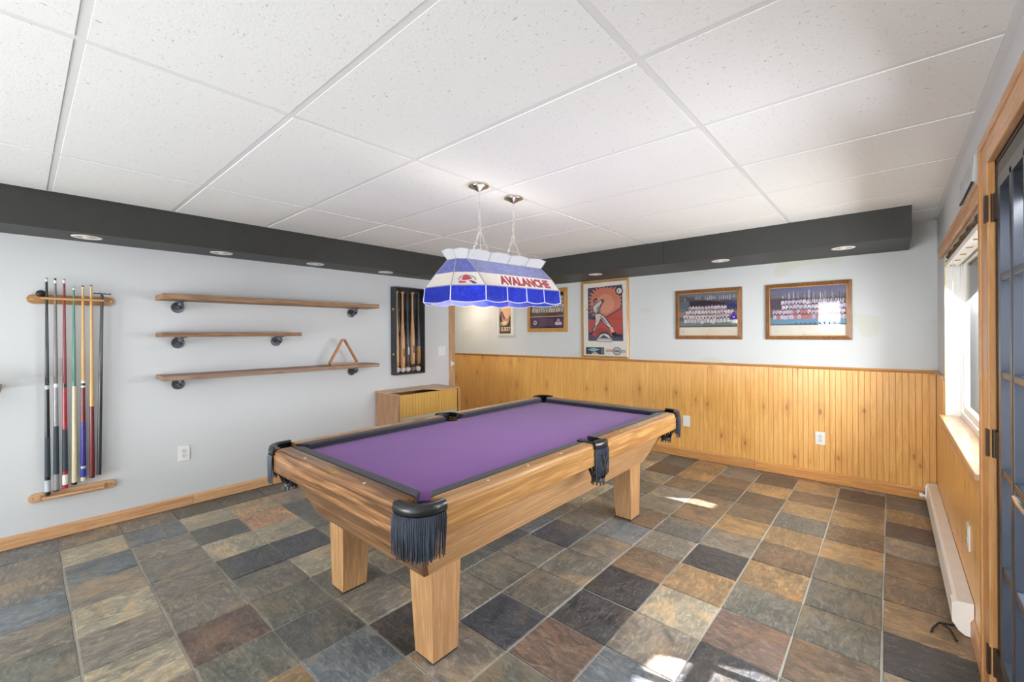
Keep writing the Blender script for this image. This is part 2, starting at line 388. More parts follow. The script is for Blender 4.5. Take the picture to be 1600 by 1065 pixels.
SPOTS = [(43,869,'bs'),(142,849,'tan'),(225,816,'bg'),(242,836,'bs'),(305,798,'dg'),(321,813,'tan'),(364,778,'dg'),(394,793,'ty'),(417,808,'or'),(341,833,'dg'),(265,862,'bg'),
(156,882,'bs'),(50,929,'bg'),(166,915,'bg'),(298,912,'bg'),(364,849,'tan'),(431,829,'tan'),(464,845,'db'),(391,876,'ds'),(480,868,'tan'),(414,902,'gb'),(321,942,'bg'),(185,939,'tan'),
(199,978,'bg'),(56,992,'bg'),(66,1028,'gg'),(351,992,'rb'),(454,945,'gg'),(397,1031,'gg'),(490,982,'ds'),(215,1031,'tan'),(480,783,'dg'),(606,876,'tan'),(596,932,'bg'),(619,969,'cb'),
(546,965,'dg'),(580,1012,'bs'),(639,1045,'bg'),(742,929,'bg'),(788,965,'db'),(742,1012,'bg'),(871,1012,'rb'),(828,1042,'gg'),(931,965,'ch'),(974,916,'ch'),(861,925,'gb'),(894,886,'gb'),
(828,863,'gb'),(878,836,'db'),(792,882,'gb'),(788,839,'ds'),(944,856,'bg'),(977,826,'bs'),(917,813,'gb'),(1010,882,'br'),(1027,972,'tan'),(970,1038,'bs'),(755,866,'dg'),
(1039,732,'dbr'),(1063,723,'dg'),(1095,736,'oc'),(1134,750,'br'),(1208,760,'oc'),(1218,748,'dbr'),(1127,771,'dbr'),(1197,781,'dbr'),(1275,760,'oc'),(1275,776,'br'),(1338,781,'cb'),
(1415,785,'dg'),(1415,803,'oc'),(1264,792,'oc'),(1345,813,'oc'),(1338,834,'br'),(1419,824,'cb'),(1253,813,'dg'),(1246,831,'oc'),(1183,796,'br'),(1155,817,'oc'),(1070,824,'dg'),
(1113,796,'br'),(1229,862,'br'),(1123,866,'ch'),(1211,898,'oc'),(1046,845,'gb'),(1102,908,'oc'),(1327,859,'oc'),(1327,891,'oc'),(1317,915,'gg'),(1419,877,'br'),(1422,919,'br'),
(1440,958,'oc'),(1197,933,'gg'),(1310,950,'gg'),(1063,943,'tan'),(1176,982,'rb'),(1299,1007,'gg'),(1440,1007,'ch'),(1046,993,'bg'),(1148,1031,'ch'),(1246,1056,'br')]
TC = {}
for (px, py, k) in SPOTS:
    X, Y = on_floor(px, py); TC[(math.floor((X-TX)/TS), math.floor((Y-TY)/TS))] = P[k]
tmesh = []
for v in range(4):
    m = MB(); a = .1486; j = lambda: random.uniform(-.0022, .0022)
    q = [(-a+j(), -a+j()), (a+j(), -a+j()), (a+j(), a+j()), (-a+j(), a+j())]
    top = [(x*.985, yy*.985, 0) for x, yy in q]
    m.loft([[(x, yy, -.010) for x, yy in q], [(x, yy, -.003) for x, yy in q], top]); o = m.build('tile', M_SLATE); tmesh.append(o.data); bpy.data.objects.remove(o)
rest = MB()
for ix in range(-15, 2):
    for iy in range(-16, 16):
        x0, x1, y0, y1 = TX+ix*TS, TX+(ix+1)*TS, TY+iy*TS, TY+(iy+1)*TS
        x0c, x1c, y0c, y1c = max(x0, XL), min(x1, XR), max(y0, YN), min(y1, YB)
        if x1c-x0c < .03 or y1c-y0c < .03: continue
        cx, cy = (x0+x1)/2, (y0+y1)/2
        full = (x1c-x0c) > TS-.002 and (y1c-y0c) > TS-.002
        F = Vector((-math.sin(YAW), math.cos(YAW))); Rv = Vector((math.cos(YAW), math.sin(YAW)))
        vis = False
        for sx in (x0c, x1c):
            for sy in (y0c, y1c):
                dd = sx*F.x+sy*F.y
                if dd > .2 and abs((sx*Rv.x+sy*Rv.y)/dd) < 1.22 and H_CAM/dd < .84: vis = True
        if not vis:
            rest.box(x0c+.003, x1c-.003, y0c+.003, y1c-.003, -.01, 0); continue
        c = TC.get((ix, iy))
        if c is None:
            right = cx > -2.0
            c = P[random.choice(['br', 'oc', 'gb', 'dbr', 'gg', 'br', 'bg'] if right else ['tan', 'bg', 'dg', 'gb', 'bs', 'bg', 'gg', 'tan'])]
        if full:
            o = link('tile', random.choice(tmesh), floor, (cx, cy, random.uniform(-.0012, .0004))); o.rotation_euler = (0, 0, random.randrange(4)*PI/2+random.uniform(-.003, .003))
        else:
            mcx, mcy = (x0c+x1c)/2, (y0c+y1c)/2; hx, hy = (x1c-x0c)/2-.003, (y1c-y0c)/2-.003
            o = MB().box(-hx, hx, -hy, hy, -.01, 0).build('tile', M_SLATE, floor, loc=(mcx, mcy, 0))
        k = random.uniform(.92, 1.08); cc = srgb(*c); g_ = .2*cc[0]+.7*cc[1]+.1*cc[2]; o.color = tuple((c_*.72+g_*.20+.08*.17)*k*1.5 for c_ in cc[:3])+(1,)
ro = rest.build('tiles', M_SLATE, floor); ro.color = srgb(*P['bg']); ro['kind'] = 'stuff'
hallf = MB().box(XH, XL-.12, Y_OPEN, YB, -.01, 0); hallf.box(XL-.12, XL, Y_OPEN, YB, -.01, 0)
ho2 = hallf.build('tile', M_SLATE, floor); ho2.color = srgb(*P['br'])

# ------------------------------------------------------------------ wainscot boards
ZW = 1.045
def bead_mesh(wd, z0, z1):
    m = MB(); h = wd/2
    prof = [(-h, 0), (-h, -.0085), (-h+.002, -.010), (h-.002, -.010), (h, -.0085), (h, 0)]
    m.prism([(x, y, z0) for x, y in prof], (0, 0, z1-z0)); return m
bw = .0405
proto = bead_mesh(bw-.0014, .0, ZW-.02).build('board', M_BEAD, wall_back)
me_full = proto.data; bpy.data.objects.remove(proto)
n = int((XR-.01-XH)/bw)
for k in range(n):
    x = XR-.012-bw*(k+.5)
    if x < -5.75: break
    link('board', me_full, wall_back, (x, YB, 0))
# backing behind the joints (darker stained groove)
MB().box(XH, XR-.001, YB-.003, YB+.001, 0, ZW-.01).build('backing', plain('groove_stain', (176, 116, 58), .5), wall_back)
mlow = bead_mesh(bw-.0014, 0, WZ0-.03).build('board', M_BEAD); me_low = mlow.data; bpy.data.objects.remove(mlow)
k = 0; y = YB-.012
while y-bw > 2.47:
    yc = y-bw/2; o = link('board', me_low if (yc < WY1+.02) else me_full, wall_right, (XR, yc, 0)); o.rotation_euler = (0, 0, -PI/2)
    y -= bw
MB().box(XR-.003, XR+.001, 2.47, WY1, 0, WZ0-.03).build('backing', _M['groove_stain'], wall_right)
MB().box(XR-.003, XR+.001, WY1, YB, 0, ZW-.01).build('backing', _M['groove_stain'], wall_right)
def rail_prof(m, axis, a0, a1, base, z, sgn=-1):
    prof = [(0, -.028), (.010, -.028), (.014, -.018), (.022, -.012), (.024, 0), (0, 0)]
    if axis == 'X': m.prism([(a0, base+sgn*p, z+q) for p, q in prof], (a1-a0, 0, 0))
    else: m.prism([(base+sgn*p, a0, z+q) for p, q in prof], (0, a1-a0, 0))
m = MB(); rail_prof(m, 'X', XH, XR, YB, ZW+.008); o = struct(m.build('trim_3', M_OAKX)); o['label'] = 'oak chair rail capping the back wall panelling'
m = MB(); rail_prof(m, 'Y', WY1+.05, YB-.024, XR, ZW+.008); o = struct(m.build('trim_4', M_OAK)); o['label'] = 'short oak chair rail between corner and window'
def base_board(name, axis, a0, a1, base, h, sgn, mat):
    m = MB(); prof = [(0, .004), (.014, .004), (.014, h-.018), (.009, h-.008), (.004, h), (0, h)]
    if axis == 'X': m.prism([(a0, base+sgn*p, q) for p, q in prof], (a1-a0, 0, 0))
    else: m.prism([(base+sgn*p, a0, q) for p, q in prof], (0, a1-a0, 0))
    return struct(m.build(name, mat))
base_board('baseboard_left', 'Y', YN, .92, XL, .085, 1, M_OAK)
base_board('baseboard_left', 'Y', .923, 2.575, XL, .085, 1, wood('oak_trim_y2', (226, 184, 138), (196, 142, 92), 'Y', 1.3, .4, 'World', cath=False))
base_board('baseboard_left', 'Y', 3.425, Y_OPEN-.09, XL, .085, 1, M_OAK)
base_board('baseboard_back', 'X', XH, -1.02, YB-.010, .098, -1, M_OAKX)
base_board('baseboard_back', 'X', -1.018, XR-.08, YB-.010, .098, -1, wood('oak_trim_x2', (226, 164, 92), (190, 124, 58), 'X', 1.3, .35, 'World', cath=False, coat=.2))
base_board('baseboard_right', 'Y', 2.48, 2.79, XR-.010, .09, -1, M_OAK)

# passage end casing on the left wall
o = struct(MB().box(XL, XL+.016, 3.635, Y_OPEN+.004, 0, 2.035, .003).box(XL-.13, XL+.004, Y_OPEN, Y_OPEN+.018, 0, 2.035).build('trim_5', wood('casing_dull', (206, 168, 130), (172, 128, 92), 'Z', 1, .4, 'World', cath=False)))
t = thing('door_latch', 'small white plastic latch on the oak casing at the passage', 'latch', (XL+.016, 3.668, .99))
MB().box(0, .010, -.018, .018, -.03, .03, .003).build('plate', M_WHITE, t); MB().lathe([(.010, .01), (.010, .03), (.016, .032), (.016, .042), (.01, .046)], 14, axis='X').build('knob', M_WHITE, t, True)

# ------------------------------------------------------------------ window in right wall
win = struct(bpy.data.objects.new('window_1', None)); COL.objects.link(win)
xo = XR+.14
def frame_yz(m, x0, x1, y0, y1, z0, z1, wdt):
    m.box(x0, x1, y0, y1, z0, z0+wdt).box(x0, x1, y0, y1, z1-wdt, z1).box(x0, x1, y0, y0+wdt, z0+wdt, z1-wdt).box(x0, x1, y1-wdt, y1, z0+wdt, z1-wdt)
m = MB(); frame_yz(m, XR+.075, xo-.005, WY0, WY1, WZ0, WZ1, .04); m.build('window_frame', M_WINDOWWHITE, win)
m = MB(); frame_yz(m, XR+.085, XR+.105, 3.40, WY1-.04, WZ0+.04, WZ1-.04, .045); m.build('sash', M_WINDOWWHITE, win)
m = MB(); frame_yz(m, XR+.108, XR+.128, WY0+.04, 3.45, WZ0+.04, WZ1-.04, .045); m.build('sash', M_WINDOWWHITE, win)
MB().box(XR+.093, XR+.097, 3.44, WY1-.08, WZ0+.08, WZ1-.08).build('pane', thin_glass('window_glass', (1, 1, 1), 1.1), win)
MB().box(XR+.116, XR+.120, WY0+.08, 3.41, WZ0+.08, WZ1-.08).build('pane', thin_glass('window_glass', (1, 1, 1), 1.1), win)
# white reveals lining the opening
m = MB(); m.box(XR, XR+.08, WY1-.008, WY1, WZ0, WZ1).box(XR, XR+.08, WY0, WY0+.008, WZ0, WZ1).box(XR, XR+.08, WY0, WY1, WZ1-.008, WZ1); m.build('reveal', M_WINDOWWHITE, win)
m = MB(); m.box(XR-.001, XR+.004, WY1-.010, WY1+.008, WZ0, WZ1); m.build('edge_bead', plain('cream_edge', (238, 222, 160), .4), win)
sill_m = wood('sill_oak', (226, 188, 148), (196, 148, 104), 'Y', 1.2, .3, 'World', cath=False, coat=.3)
m = MB(); m.box(XR-.03, XR-.0005, WY0-.05, WY1+.04, WZ0-.022, WZ0+.006, .004); m.box(XR-.002, XR+.078, WY0+.001, WY1-.009, WZ0+.0005, WZ0+.0055); m.build('window_sill', sill_m, win)
m = MB(); m.box(XR-.014, XR, WY0-.03, WY1+.02, WZ0-.09, WZ0-.026, .003); m.build('apron', M_OAK, win)
m = MB(); m.box(XR-.020, XR, 2.50, 4.40, 1.893, 1.955, .006).box(XR-.026, XR, 2.50, 4.42, 1.948, 1.965, .003); m.build('head_casing', M_OAK, win)
# raised woven wood shade tucked under the head casing
t = thing('roman_shade', 'brown woven shade rolled up behind the oak head casing of the window', 'window shade', (XR, 0, 0))
t.location = (XR+.02, 3.43, 1.815)
m = MB(); m.box(-.020, .045, -.812, .812, -.005, .022, .002); m.build('headrail', M_WINDOWWHITE, t)
for kk in range(5):
    m = MB(); zc_ = .074-kk*.009
    path = [(.0+.006*math.sin(i*1.7+kk*2.1), -.80+i*.08, zc_+.004*math.sin(i*2.3+kk)) for i in range(21)]
    m.tube(path, .011, 7, (1, .75)); m.build('fold', wood('woven_shade', (132, 104, 70), (80, 58, 38), 'Y', 3, .8, 'Object', cath=False), t)
for kk in range(6):
    MB().box(-.004, .022, -.69+kk*.27, -.665+kk*.27, -.009, -.005, .002).build('screw_slot', plain('tan_cord', (188, 150, 108), .7), t)
MB().tube([(-.02, .30, .02), (-.02, .302, -.35), (-.018, .30, -.78)], .0018, 6).build('pull_cord', plain('pale_cord', (214, 206, 196), .7), t)

# window behind the camera
w2 = struct(bpy.data.objects.new('window_2', None)); COL.objects.link(w2)
m = MB(); 
for (a, b, c, d) in ((-1.50, -.94, 1.35, 1.39), (-1.50, -.94, 2.16, 2.20), (-1.50, -1.46, 1.39, 2.16), (-.98, -.94, 1.39, 2.16)): m.box(a, b, YN-.10, YN-.04, c, d)
m.build('window_frame', M_WINDOWWHITE, w2)
MB().box(-1.46, -.98, YN-.075, YN-.07, 1.39, 2.16).build('pane', M_GLASS, w2)
area('daylight_small_window', (-1.22, YN-.35, 1.8), (PI/2, 0, 0), .6, .9, 26, (1, 1, 1))

# ------------------------------------------------------------------ glazed door
door = struct(bpy.data.objects.new('door_1', None)); COL.objects.link(door); door['label'] = 'dark glazed exterior door with grid of panes and oak casing'
M_DOOR = plain('dark_door_paint', (88, 86, 80), .5, spec=.4)
M_DOORF = plain('dark_lite_frame', (40, 44, 52), .3, spec=.6)
cas = M_OAKZ
m = MB(); m.box(XR-.022, XR, DY1-.004, DY1+.155, 0, DZ1+.10, .004); m.box(XR-.028, XR, DY1+.125, DY1+.157, 0, DZ1+.103, .004); m.build('casing', cas, door)
m = MB(); m.box(XR-.022, XR, DY0-.155, DY0+.004, 0, DZ1+.10, .004); m.build('casing', cas, door)
m = MB(); m.box(XR-.0225, XR, DY0, DY1, DZ1-.004, DZ1+.10, .004); m.box(XR-.0285, XR, DY0-.155, DY1+.157, DZ1+.075, DZ1+.105, .004); m.build('head_casing', M_OAK, door)
m = MB(); m.box(XR, XR+.05, DY1-.018, DY1, 0, DZ1).box(XR, XR+.05, DY0, DY0+.018, 0, DZ1).box(XR, XR+.05, DY0, DY1, DZ1-.018, DZ1); m.build('jamb', M_DOORF, door)
m = MB(); m.box(XR+.05, xo+.01, DY1-.03, DY1, 0, DZ1).box(XR+.05, xo+.01, DY0, DY0+.018, 0, DZ1).box(XR+.05, xo+.01, DY0, DY1, DZ1-.018, DZ1); m.build('outer_jamb', plain('jamb_lit_white', (240, 238, 250), .5, var=.02), door)  # pale lavender put on the outer jamb so the panes look lit
LX0, LX1 = XR+.002, XR+.044; LY0, LY1 = DY0+.021, DY1-.021; LZ1 = DZ1-.021
gy0, gy1, gz0, gz1 = LY0+.13, LY1-.115, .25, 1.872
m = MB(); m.box(LX0, LX1, LY0, gy0, .01, LZ1).box(LX0, LX1, gy1, LY1, .01, LZ1).box(LX0, LX1, gy0, gy1, .01, gz0).box(LX0, LX1, gy0, gy1, gz1, LZ1); m.build('door_leaf', M_DOOR, door)
m = MB(); frame_yz(m, LX0-.012, LX1+.01, gy0-.02, gy1+.02, gz0-.02, gz1+.02, .042); m.build('lite_frame', M_DOORF, door)
cols, rows = 3, 5
for i in range(1, cols): yy = gy0+(gy1-gy0)*i/cols; MB().box(LX0-.012, LX1, yy-.018, yy+.018, gz0, gz1, .004).build('muntin', M_DOORF, door)
for j in range(1, rows): zz = gz0+(gz1-gz0)*j/rows; MB().box(LX0-.010, LX1, gy0, gy1, zz-.012, zz+.012, .004).build('muntin', M_DOORF, door)
for i in range(cols):
    for j in range(rows):
        a, b = gy0+(gy1-gy0)*i/cols+.011, gy0+(gy1-gy0)*(i+1)/cols-.011; c, d = gz0+(gz1-gz0)*j/rows+.011, gz0+(gz1-gz0)*(j+1)/rows-.011
        MB().box(LX0+.018, LX0+.022, a, b, c, d).build('pane', thin_glass('door_glass', (.97, .97, 1), 1.08), door)
for zz in (.18, .965, 1.81):
    m = MB(); m.tube([(XR-.006, DY1-.010, zz-.05), (XR-.006, DY1-.010, zz+.05)], .008, 10); m.box(XR-.008, XR+.002, DY1-.055, DY1-.012, zz-.048, zz+.048); m.box(XR-.028, XR-.02, DY1-.01, DY1+.02, zz-.048, zz+.048); m.build('hinge', plain('bronze_hinge', (78, 62, 50), .4, .6), door, True)
m = MB(); m.lathe([(.03, 0), (.03, .008), (.012, .012), (.012, .05)], 18, (LX0, LY0+.07, .945), 'X')
for v in m.bm.verts: v.co.x = 2*LX0-v.co.x
m.tube([(LX0-.05, LY0+.06, .945), (LX0-.052, LY0+.10, .947), (LX0-.05, LY0+.19, .942)], [.009, .010, .006], 10); m.build('door_handle', M_NICKEL, door, True)

# exterior: patio and an unseen blocker added to let in two shafts of sun
M_PATIO = plain('patio_concrete', (200, 198, 192), .9)
struct(MB().box(xo, 14, -10, 30, -.25, -.08).build('ground_patio', M_PATIO))
def back_project(x, yy, xs):
    k = (xs-x)/(-SUN_DIR.x); return (yy-SUN_DIR.y*k, -SUN_DIR.z*k)
XS = 1.25
holes = []
for poly in ([(-1.44, 3.545), (-1.22, 3.675), (-1.04, 3.655), (-1.06, 3.55)],
             [(-.80, 1.60), (-.78, 1.78), (-.64, 1.86), (-.42, 1.96), (-.30, 1.95), (-.05, 1.80), (-.05, 1.45), (-.70, 1.45)]):
    holes.append([back_project(a, b, XS) for a, b in poly])
sbm = bmesh.new()
def loop(pts):
    vsn = [sbm.verts.new((XS, a, b)) for a, b in pts]; return [sbm.edges.new((vsn[i], vsn[(i+1) % len(vsn)])) for i in range(len(vsn))]
es = loop([(-1.5, -.08), (5.6, -.08), (5.6, 3.1), (-1.5, 3.1)])
for h in holes: es += loop(h)
bmesh.ops.triangle_fill(sbm, edges=es, use_beauty=True)
r = bmesh.ops.extrude_face_region(sbm, geom=sbm.faces[:]); 
for v in r['geom']:
    if isinstance(v, bmesh.types.BMVert): v.co.x += .03
me = bpy.data.meshes.new('sun_blocker'); sbm.to_mesh(me); sbm.free(); me.materials.append(wood('blocker_timber', (206, 190, 164), (170, 150, 122), 'Z', 1, .7, 'World', cath=False))  # unseen sun blocker, holes shaped for the floor patches
scr = link('sun_blocker', me); struct(scr)

# ------------------------------------------------------------------ pool table
T = thing('pool_table', 'oak pool table with purple cloth, black cushions and fringed leather pockets', 'pool table', (-1.86, 2.09, 0))
OAK_Y = wood('table_oak_y', (206, 160, 102), (146, 98, 52), 'Y', .8, .28, 'Object', coat=.35, lines=.35)
OAK_X = wood('table_oak_x', (186, 138, 92), (108, 70, 42), 'X', .8, .28, 'Object', contrast=1.3, coat=.35, lines=.85)
OAK_L = wood('table_oak_z', (210, 166, 118), (166, 118, 74), 'Z', 1.1, .35, 'Object', contrast=.8, rand=.3, lines=.35)
OAK_S = wood('table_oak_skirt', (212, 170, 122), (168, 120, 76), 'Y', 1.1, .35, 'Object', contrast=.8, lines=.3)
def cloth(name, c):
    t = NT(name); n = t.noise(t.coords(), 3, 3); n2 = t.noise(t.coords(), 300, 2)
    col = srgb(*c); t.l(t.ramp(n, [(.3, tuple(x*.93 for x in col[:3])), (.7, col)]), t.b.inputs['Base Color'])
    t.b.inputs['Roughness'].default_value = .9; t.b.inputs['Sheen Weight'].default_value = .15; t.b.inputs['Specular IOR Level'].default_value = .15; t.bump(n2, .15, .001); return t.m
M_PURP = cloth('purple_cloth', (122, 76, 146)); M_CUSH = cloth('charcoal_cushion_cloth', (52, 50, 60))
M_LEATH = plain('black_leather', (26, 28, 30), .3, spec=.5, coat=.2)
M_FRINGE = plain('dark_fringe', (46, 54, 70), .5, var=.6)
RO, RL = .670, 1.225          # outer half sizes
RI = .588                     # rail wood inner edge offset from centre (x)
NX, NY = .530, 1.075          # cushion noses
ZR, ZRB, ZBED = .775, .660, .737
# bed cloth with pocket bites
pts = []
def bite(cx, cy, r, a0, a1, n=8): return [(cx+r*math.cos(a0+(a1-a0)*i/n), cy+r*math.sin(a0+(a1-a0)*i/n)) for i in range(n+1)]
d2 = math.radians
bx, by = NX+.03, NY+.03
cr = .062
pts += bite(bx, by, cr, d2(-90-0), d2(-180), 6)[::1]
outl = []
outl += bite(bx+.012, -by-.012, cr, d2(180), d2(90), 6)                 # near right corner (x+, y-)
outl += [(bx, -.06)] + bite(bx+.02, 0, .055, d2(250), d2(110), 8) + [(bx, .06)]
outl += bite(bx+.012, by+.012, cr, d2(270), d2(180), 6)
outl += bite(-bx-.012, by+.012, cr, d2(0), d2(-90), 6)
outl += [(-bx, .06)] + bite(-bx-.02, 0, .055, d2(70), d2(-70), 8) + [(-bx, -.06)]
outl += bite(-bx-.012, -by-.012, cr, d2(90), d2(0), 6)
m = MB(); m.prism([(x, y, ZBED-.03) for x, y in outl], (0, 0, .03)); m.build('bed_cloth', M_PURP, T)
# rails: (axis, fixed side sign, from, to)
def rail(axis, sgn, a0, a1, mat):
    out, nose = (RO, NX) if axis == 'Y' else (RL, NY)
    inn = nose+.058
    prof = [(inn, ZR-.006), (inn, ZRB+.01), (out-.02, ZRB), (out-.002, ZRB), (out, ZRB+.003), (out, ZR-.032), (out-.006, ZR-.026), (out-.006, ZR-.016), (out-.012, ZR-.006), (out-.022, ZR-.001), (inn+.01, ZR)]
    m = MB()
    if axis == 'Y': m.prism([(sgn*p, a0, q) for p, q in prof], (0, a1-a0, 0))
    else: m.prism([(a0, sgn*p, q) for p, q in prof], (a1-a0, 0, 0))
    R_ = m.build('rail', mat, T, False)
    # cushion with mitred ends
    cp = [(inn, ZR-.002), (nose+.012, ZR-.003), (nose, ZR-.010), (nose+.002, ZR-.016), (nose+.026, ZBED+.001), (inn, ZBED+.001)]
    L0, L1 = a0, a1
    def sh(p, end): 
        k = (inn-p)/.058
        if axis == 'Y': c = .050 if abs(end) > .5 else .022
        else: c = .050
        return k*c
    rings = []
    for e, s in ((L0, 1), (L0+.03, 1), ((L0+L1)/2, 0), (L1-.03, -1), (L1, -1)):
        rings.append([((sgn*p, e+s*sh(p, e), q) if axis == 'Y' else (e+s*sh(p, e), sgn*p, q)) for p, q in cp])
    MB().loft(rings).build('cushion', M_CUSH, R_)
    # inlaid sights
    for k in range(1, 4):
        a = a0+(a1-a0)*(k/4 if axis == 'Y' else k/4)
        c = (sgn*(out-.042), a) if axis == 'Y' else (a, sgn*(out-.042))
        MB().prism([(c[0]-.008, c[1], ZR-.0005), (c[0], c[1]-.008, ZR-.0005), (c[0]+.008, c[1], ZR-.0005), (c[0], c[1]+.008, ZR-.0005)], (0, 0, .0012)).build('sight', plain('pearl_inlay', (240, 225, 205), .25), R_)
    return R_
CE = 1.095; CX = .545
for s in (1, -1):
    rail('Y', s, -CE, -.062, OAK_Y); rail('Y', s, .062, CE, OAK_Y)
rn = rail('X', -1, -CX, CX, OAK_X); rail('X', 1, -CX, CX, OAK_X)
MB().box(-.055, .055, -RL+.018, -RL+.050, ZR-.0005, ZR+.001, .0008).build('nameplate', M_BRASS, rn)
# liner blocks under the pockets (inside dark)
# skirt boards (slanting inwards)
zt, zb = .668, .40
tx, ty, bx2, by2, th = .585, 1.16, .458, 1.03, .022
def skirt(p, q, r, s_, nx, ny, mat):
    off = Vector((-nx*th, -ny*th, 0)); lo = [Vector(v) for v in (p, q, r, s_)]
    m = MB(); m.hexa([v+off for v in lo], lo); m.build('apron', mat, T)
for s in (1, -1):
    skirt((s*tx, -ty, zt), (s*tx, ty, zt), (s*bx2, by2, zb), (s*bx2, -by2, zb), s, 0, OAK_S)
    skirt((-tx, s*ty, zt), (tx, s*ty, zt), (bx2, s*by2, zb), (-bx2, s*by2, zb), 0, s, OAK_X)
MB().box(-.50, .50, -1.06, 1.06, .60, .705).build('slate_bed', plain('slate_bed', (90, 90, 92), .7), T)
M_PAD = plain('foot_pad', (46, 44, 42), .6)
lproto = None
for sx in (1, -1):
    for sy in (1, -1):
        def rect(o_x, o_y, wx, wy, z): 
            a, b = sx*o_x, sy*o_y; c, d = sx*(o_x-wx), sy*(o_y-wy)
            return [(a, b, z), (c, b, z), (c, d, z), (a, d, z)]
        m = MB(); m.hexa(rect(.437, .972, .122, .135, .010), rect(.440, .985, .155, .168, .47)); L = m.build('leg', OAK_L, T)
        m = MB(); m.hexa(rect(.434, .969, .116, .129, 0), rect(.434, .969, .116, .129, .010)); m.build('foot_pad', M_PAD, L)
# pockets
def pocket(A, B, bulge, inward, corner):
    A = Vector(A); B = Vector(B); mid = (A+B)/2; ch = (B-A); nrm = Vector((ch.y, -ch.x)).normalized()
    if nrm.dot(mid) < 0: nrm = -nrm
    n = 14
    def P_(t, extra=0.0): 
        p = A.lerp(B, t)+nrm*(bulge*math.sin(PI*t)**.8+extra) if t not in (0, 1) else A.lerp(B, t)+nrm*extra
        return p
    # leather-covered iron
    rings = []
    for i in range(n+1):
        t = i/n; p = P_(t); dn = nrm
        w_ = .030
        prof = [(-.030 if corner else -.045, .004), (-.018, .010), (0, .010), (.008, .004), (.012, -.010), (.010, -.026), (.002, -.034), (-.008, -.034)]
        cent = mid-nrm*.06; dr = (p-cent).normalized()
        rings.append([(p.x+dr.x*a, p.y+dr.y*a, ZR+b) for a, b in prof])
    iron = MB().loft(rings).build('pocket_iron', M_LEATH, T, True)
    # fringe strands
    m = MB(); L = (B-A).length*1.12; ns = max(10, int(L/.0058))
    rnd = random.Random(int(A.x*1000)+int(B.y*977))
    for layer, off in ((0, .004), (1, .000)):
        for i in range(ns+1):
            t = (i+.5*layer)/(ns+1); p = P_(min(max(t, .01), .99)); cent = mid-nrm*.06; dr = (p-cent).normalized()
            top = Vector((p.x+dr.x*(.006+off), p.y+dr.y*(.006+off), ZR-.03)); ln = .150+rnd.uniform(-.012, .008)
            jx, jy = rnd.uniform(-.004, .004), rnd.uniform(-.004, .004)
            path = [top, top+Vector((dr.x*.004, dr.y*.004, -.02)), top+Vector((dr.x*.003+jx*.5, dr.y*.003+jy*.5, -ln*.5)), top+Vector((jx, jy, -ln))]
            m.tube(path, [.0026, .0028, .0030, .0018], 5)
    fr = m.build('fringe', M_FRINGE, iron, True); fr['kind'] = 'stuff'
    # net bag below
    c = mid-nrm*(.036 if corner else .018); m = MB(); k = 12
    for i in range(k):
        a = i*2*PI/k; a2 = a+.5
        p0 = Vector((c.x+.058*math.cos(a), c.y+.058*math.sin(a), ZRB+.06)); p1 = Vector((c.x+.052*math.cos(a2), c.y+.052*math.sin(a2), ZRB-.03)); p2 = Vector((c.x+.033*math.cos(a2+.3), c.y+.033*math.sin(a2+.3), .578))
        m.tube([p0, p1, p2], .0055, 6, (1, .5)); 
        p1b = Vector((c.x+.052*math.cos(a-.5), c.y+.052*math.sin(a-.5), ZRB-.03)); m.tube([p0, p1b, (c.x+.033*math.cos(a-.8), c.y+.033*math.sin(a-.8), .578)], .0055, 6, (1, .5))
    m.lathe([(.033, .0), (.037, .004), (.037, .018), (.033, .024)], 14, (c.x, c.y, .560)); 
    for i in range(10):
        a = i*2*PI/10; m.tube([(c.x+.030*math.cos(a), c.y+.030*math.sin(a), .566), (c.x+.036*math.cos(a), c.y+.036*math.sin(a), .545)], .0045, 5)
    m.build('net_bag', plain('bag_leather', (50, 48, 50), .45, var=.3), iron, True)
for sx in (1, -1):
    for sy in (1, -1):
        pocket((sx*CX, sy*(RL-.004)), (sx*(RO-.004), sy*CE), .055, .06, True)
    pocket((sx*(RO-.002), -.062), (sx*(RO-.002), .062), .010, .06, False)
# leather throat liner of the side pockets
for sx in (1, -1):
    for (dy, s2) in ((-.062, 1), (.062, -1)):
        MB().prism([(sx*(RO-.01), dy, ZR+.004), (sx*(NX+.022), dy+s2*.004, ZR+.004), (sx*(NX+.03), dy+s2*.02, ZR+.012), (sx*(RO-.02), dy+s2*.016, ZR+.006)], (0, 0, -.03)).build('pocket_liner', M_LEATH, T)

# ------------------------------------------------------------------ stained glass lamp
LC = (-1.855, 1.990)
LP = thing('billiard_lamp', 'stained glass billiard lamp with blue skirt and red team lettering hung over table', 'pendant lamp', (LC[0], LC[1], 0))
G_BLUE = stained('blue_stained_glass', (70, 98, 235), .50); G_LAV = stained('lavender_glass', (180, 186, 236), .2); G_CREAM = stained('cream_glass', (250, 244, 236), .03, False); G_CROWN = stained('white_crown_glass', (255, 255, 255), .04, False)
G_DEEP = stained('mid_blue_glass', (150, 158, 232), .2)
M_LEAD = plain('lead_came', (168, 170, 186), .35, .6); M_LEAD_LIT = plain('lit_came', (214, 214, 236), .3, .3)  # skirt and crown came paler, the light they catch put into the colour
def octo(hx, hy, ex, ey): return [(hx, -hy), (hx, hy), (ex, ey), (-ex, ey), (-hx, hy), (-hx, -hy), (-ex, -ey), (ex, -ey)]
rows_ = {'crown': (octo(.108, .350, .050, .415), 1.845), 'neck': (octo(.076, .338, .036, .385), 1.800), 'mid': (octo(.165, .340, .078, .438), 1.718), 'rim': (octo(.226, .342, .110, .488), 1.641), 'low': (octo(.232, .346, .114, .496), 1.560)}
rows_ = {k: ([(x, y) for x, y in p], z) for k, (p, z) in rows_.items()}
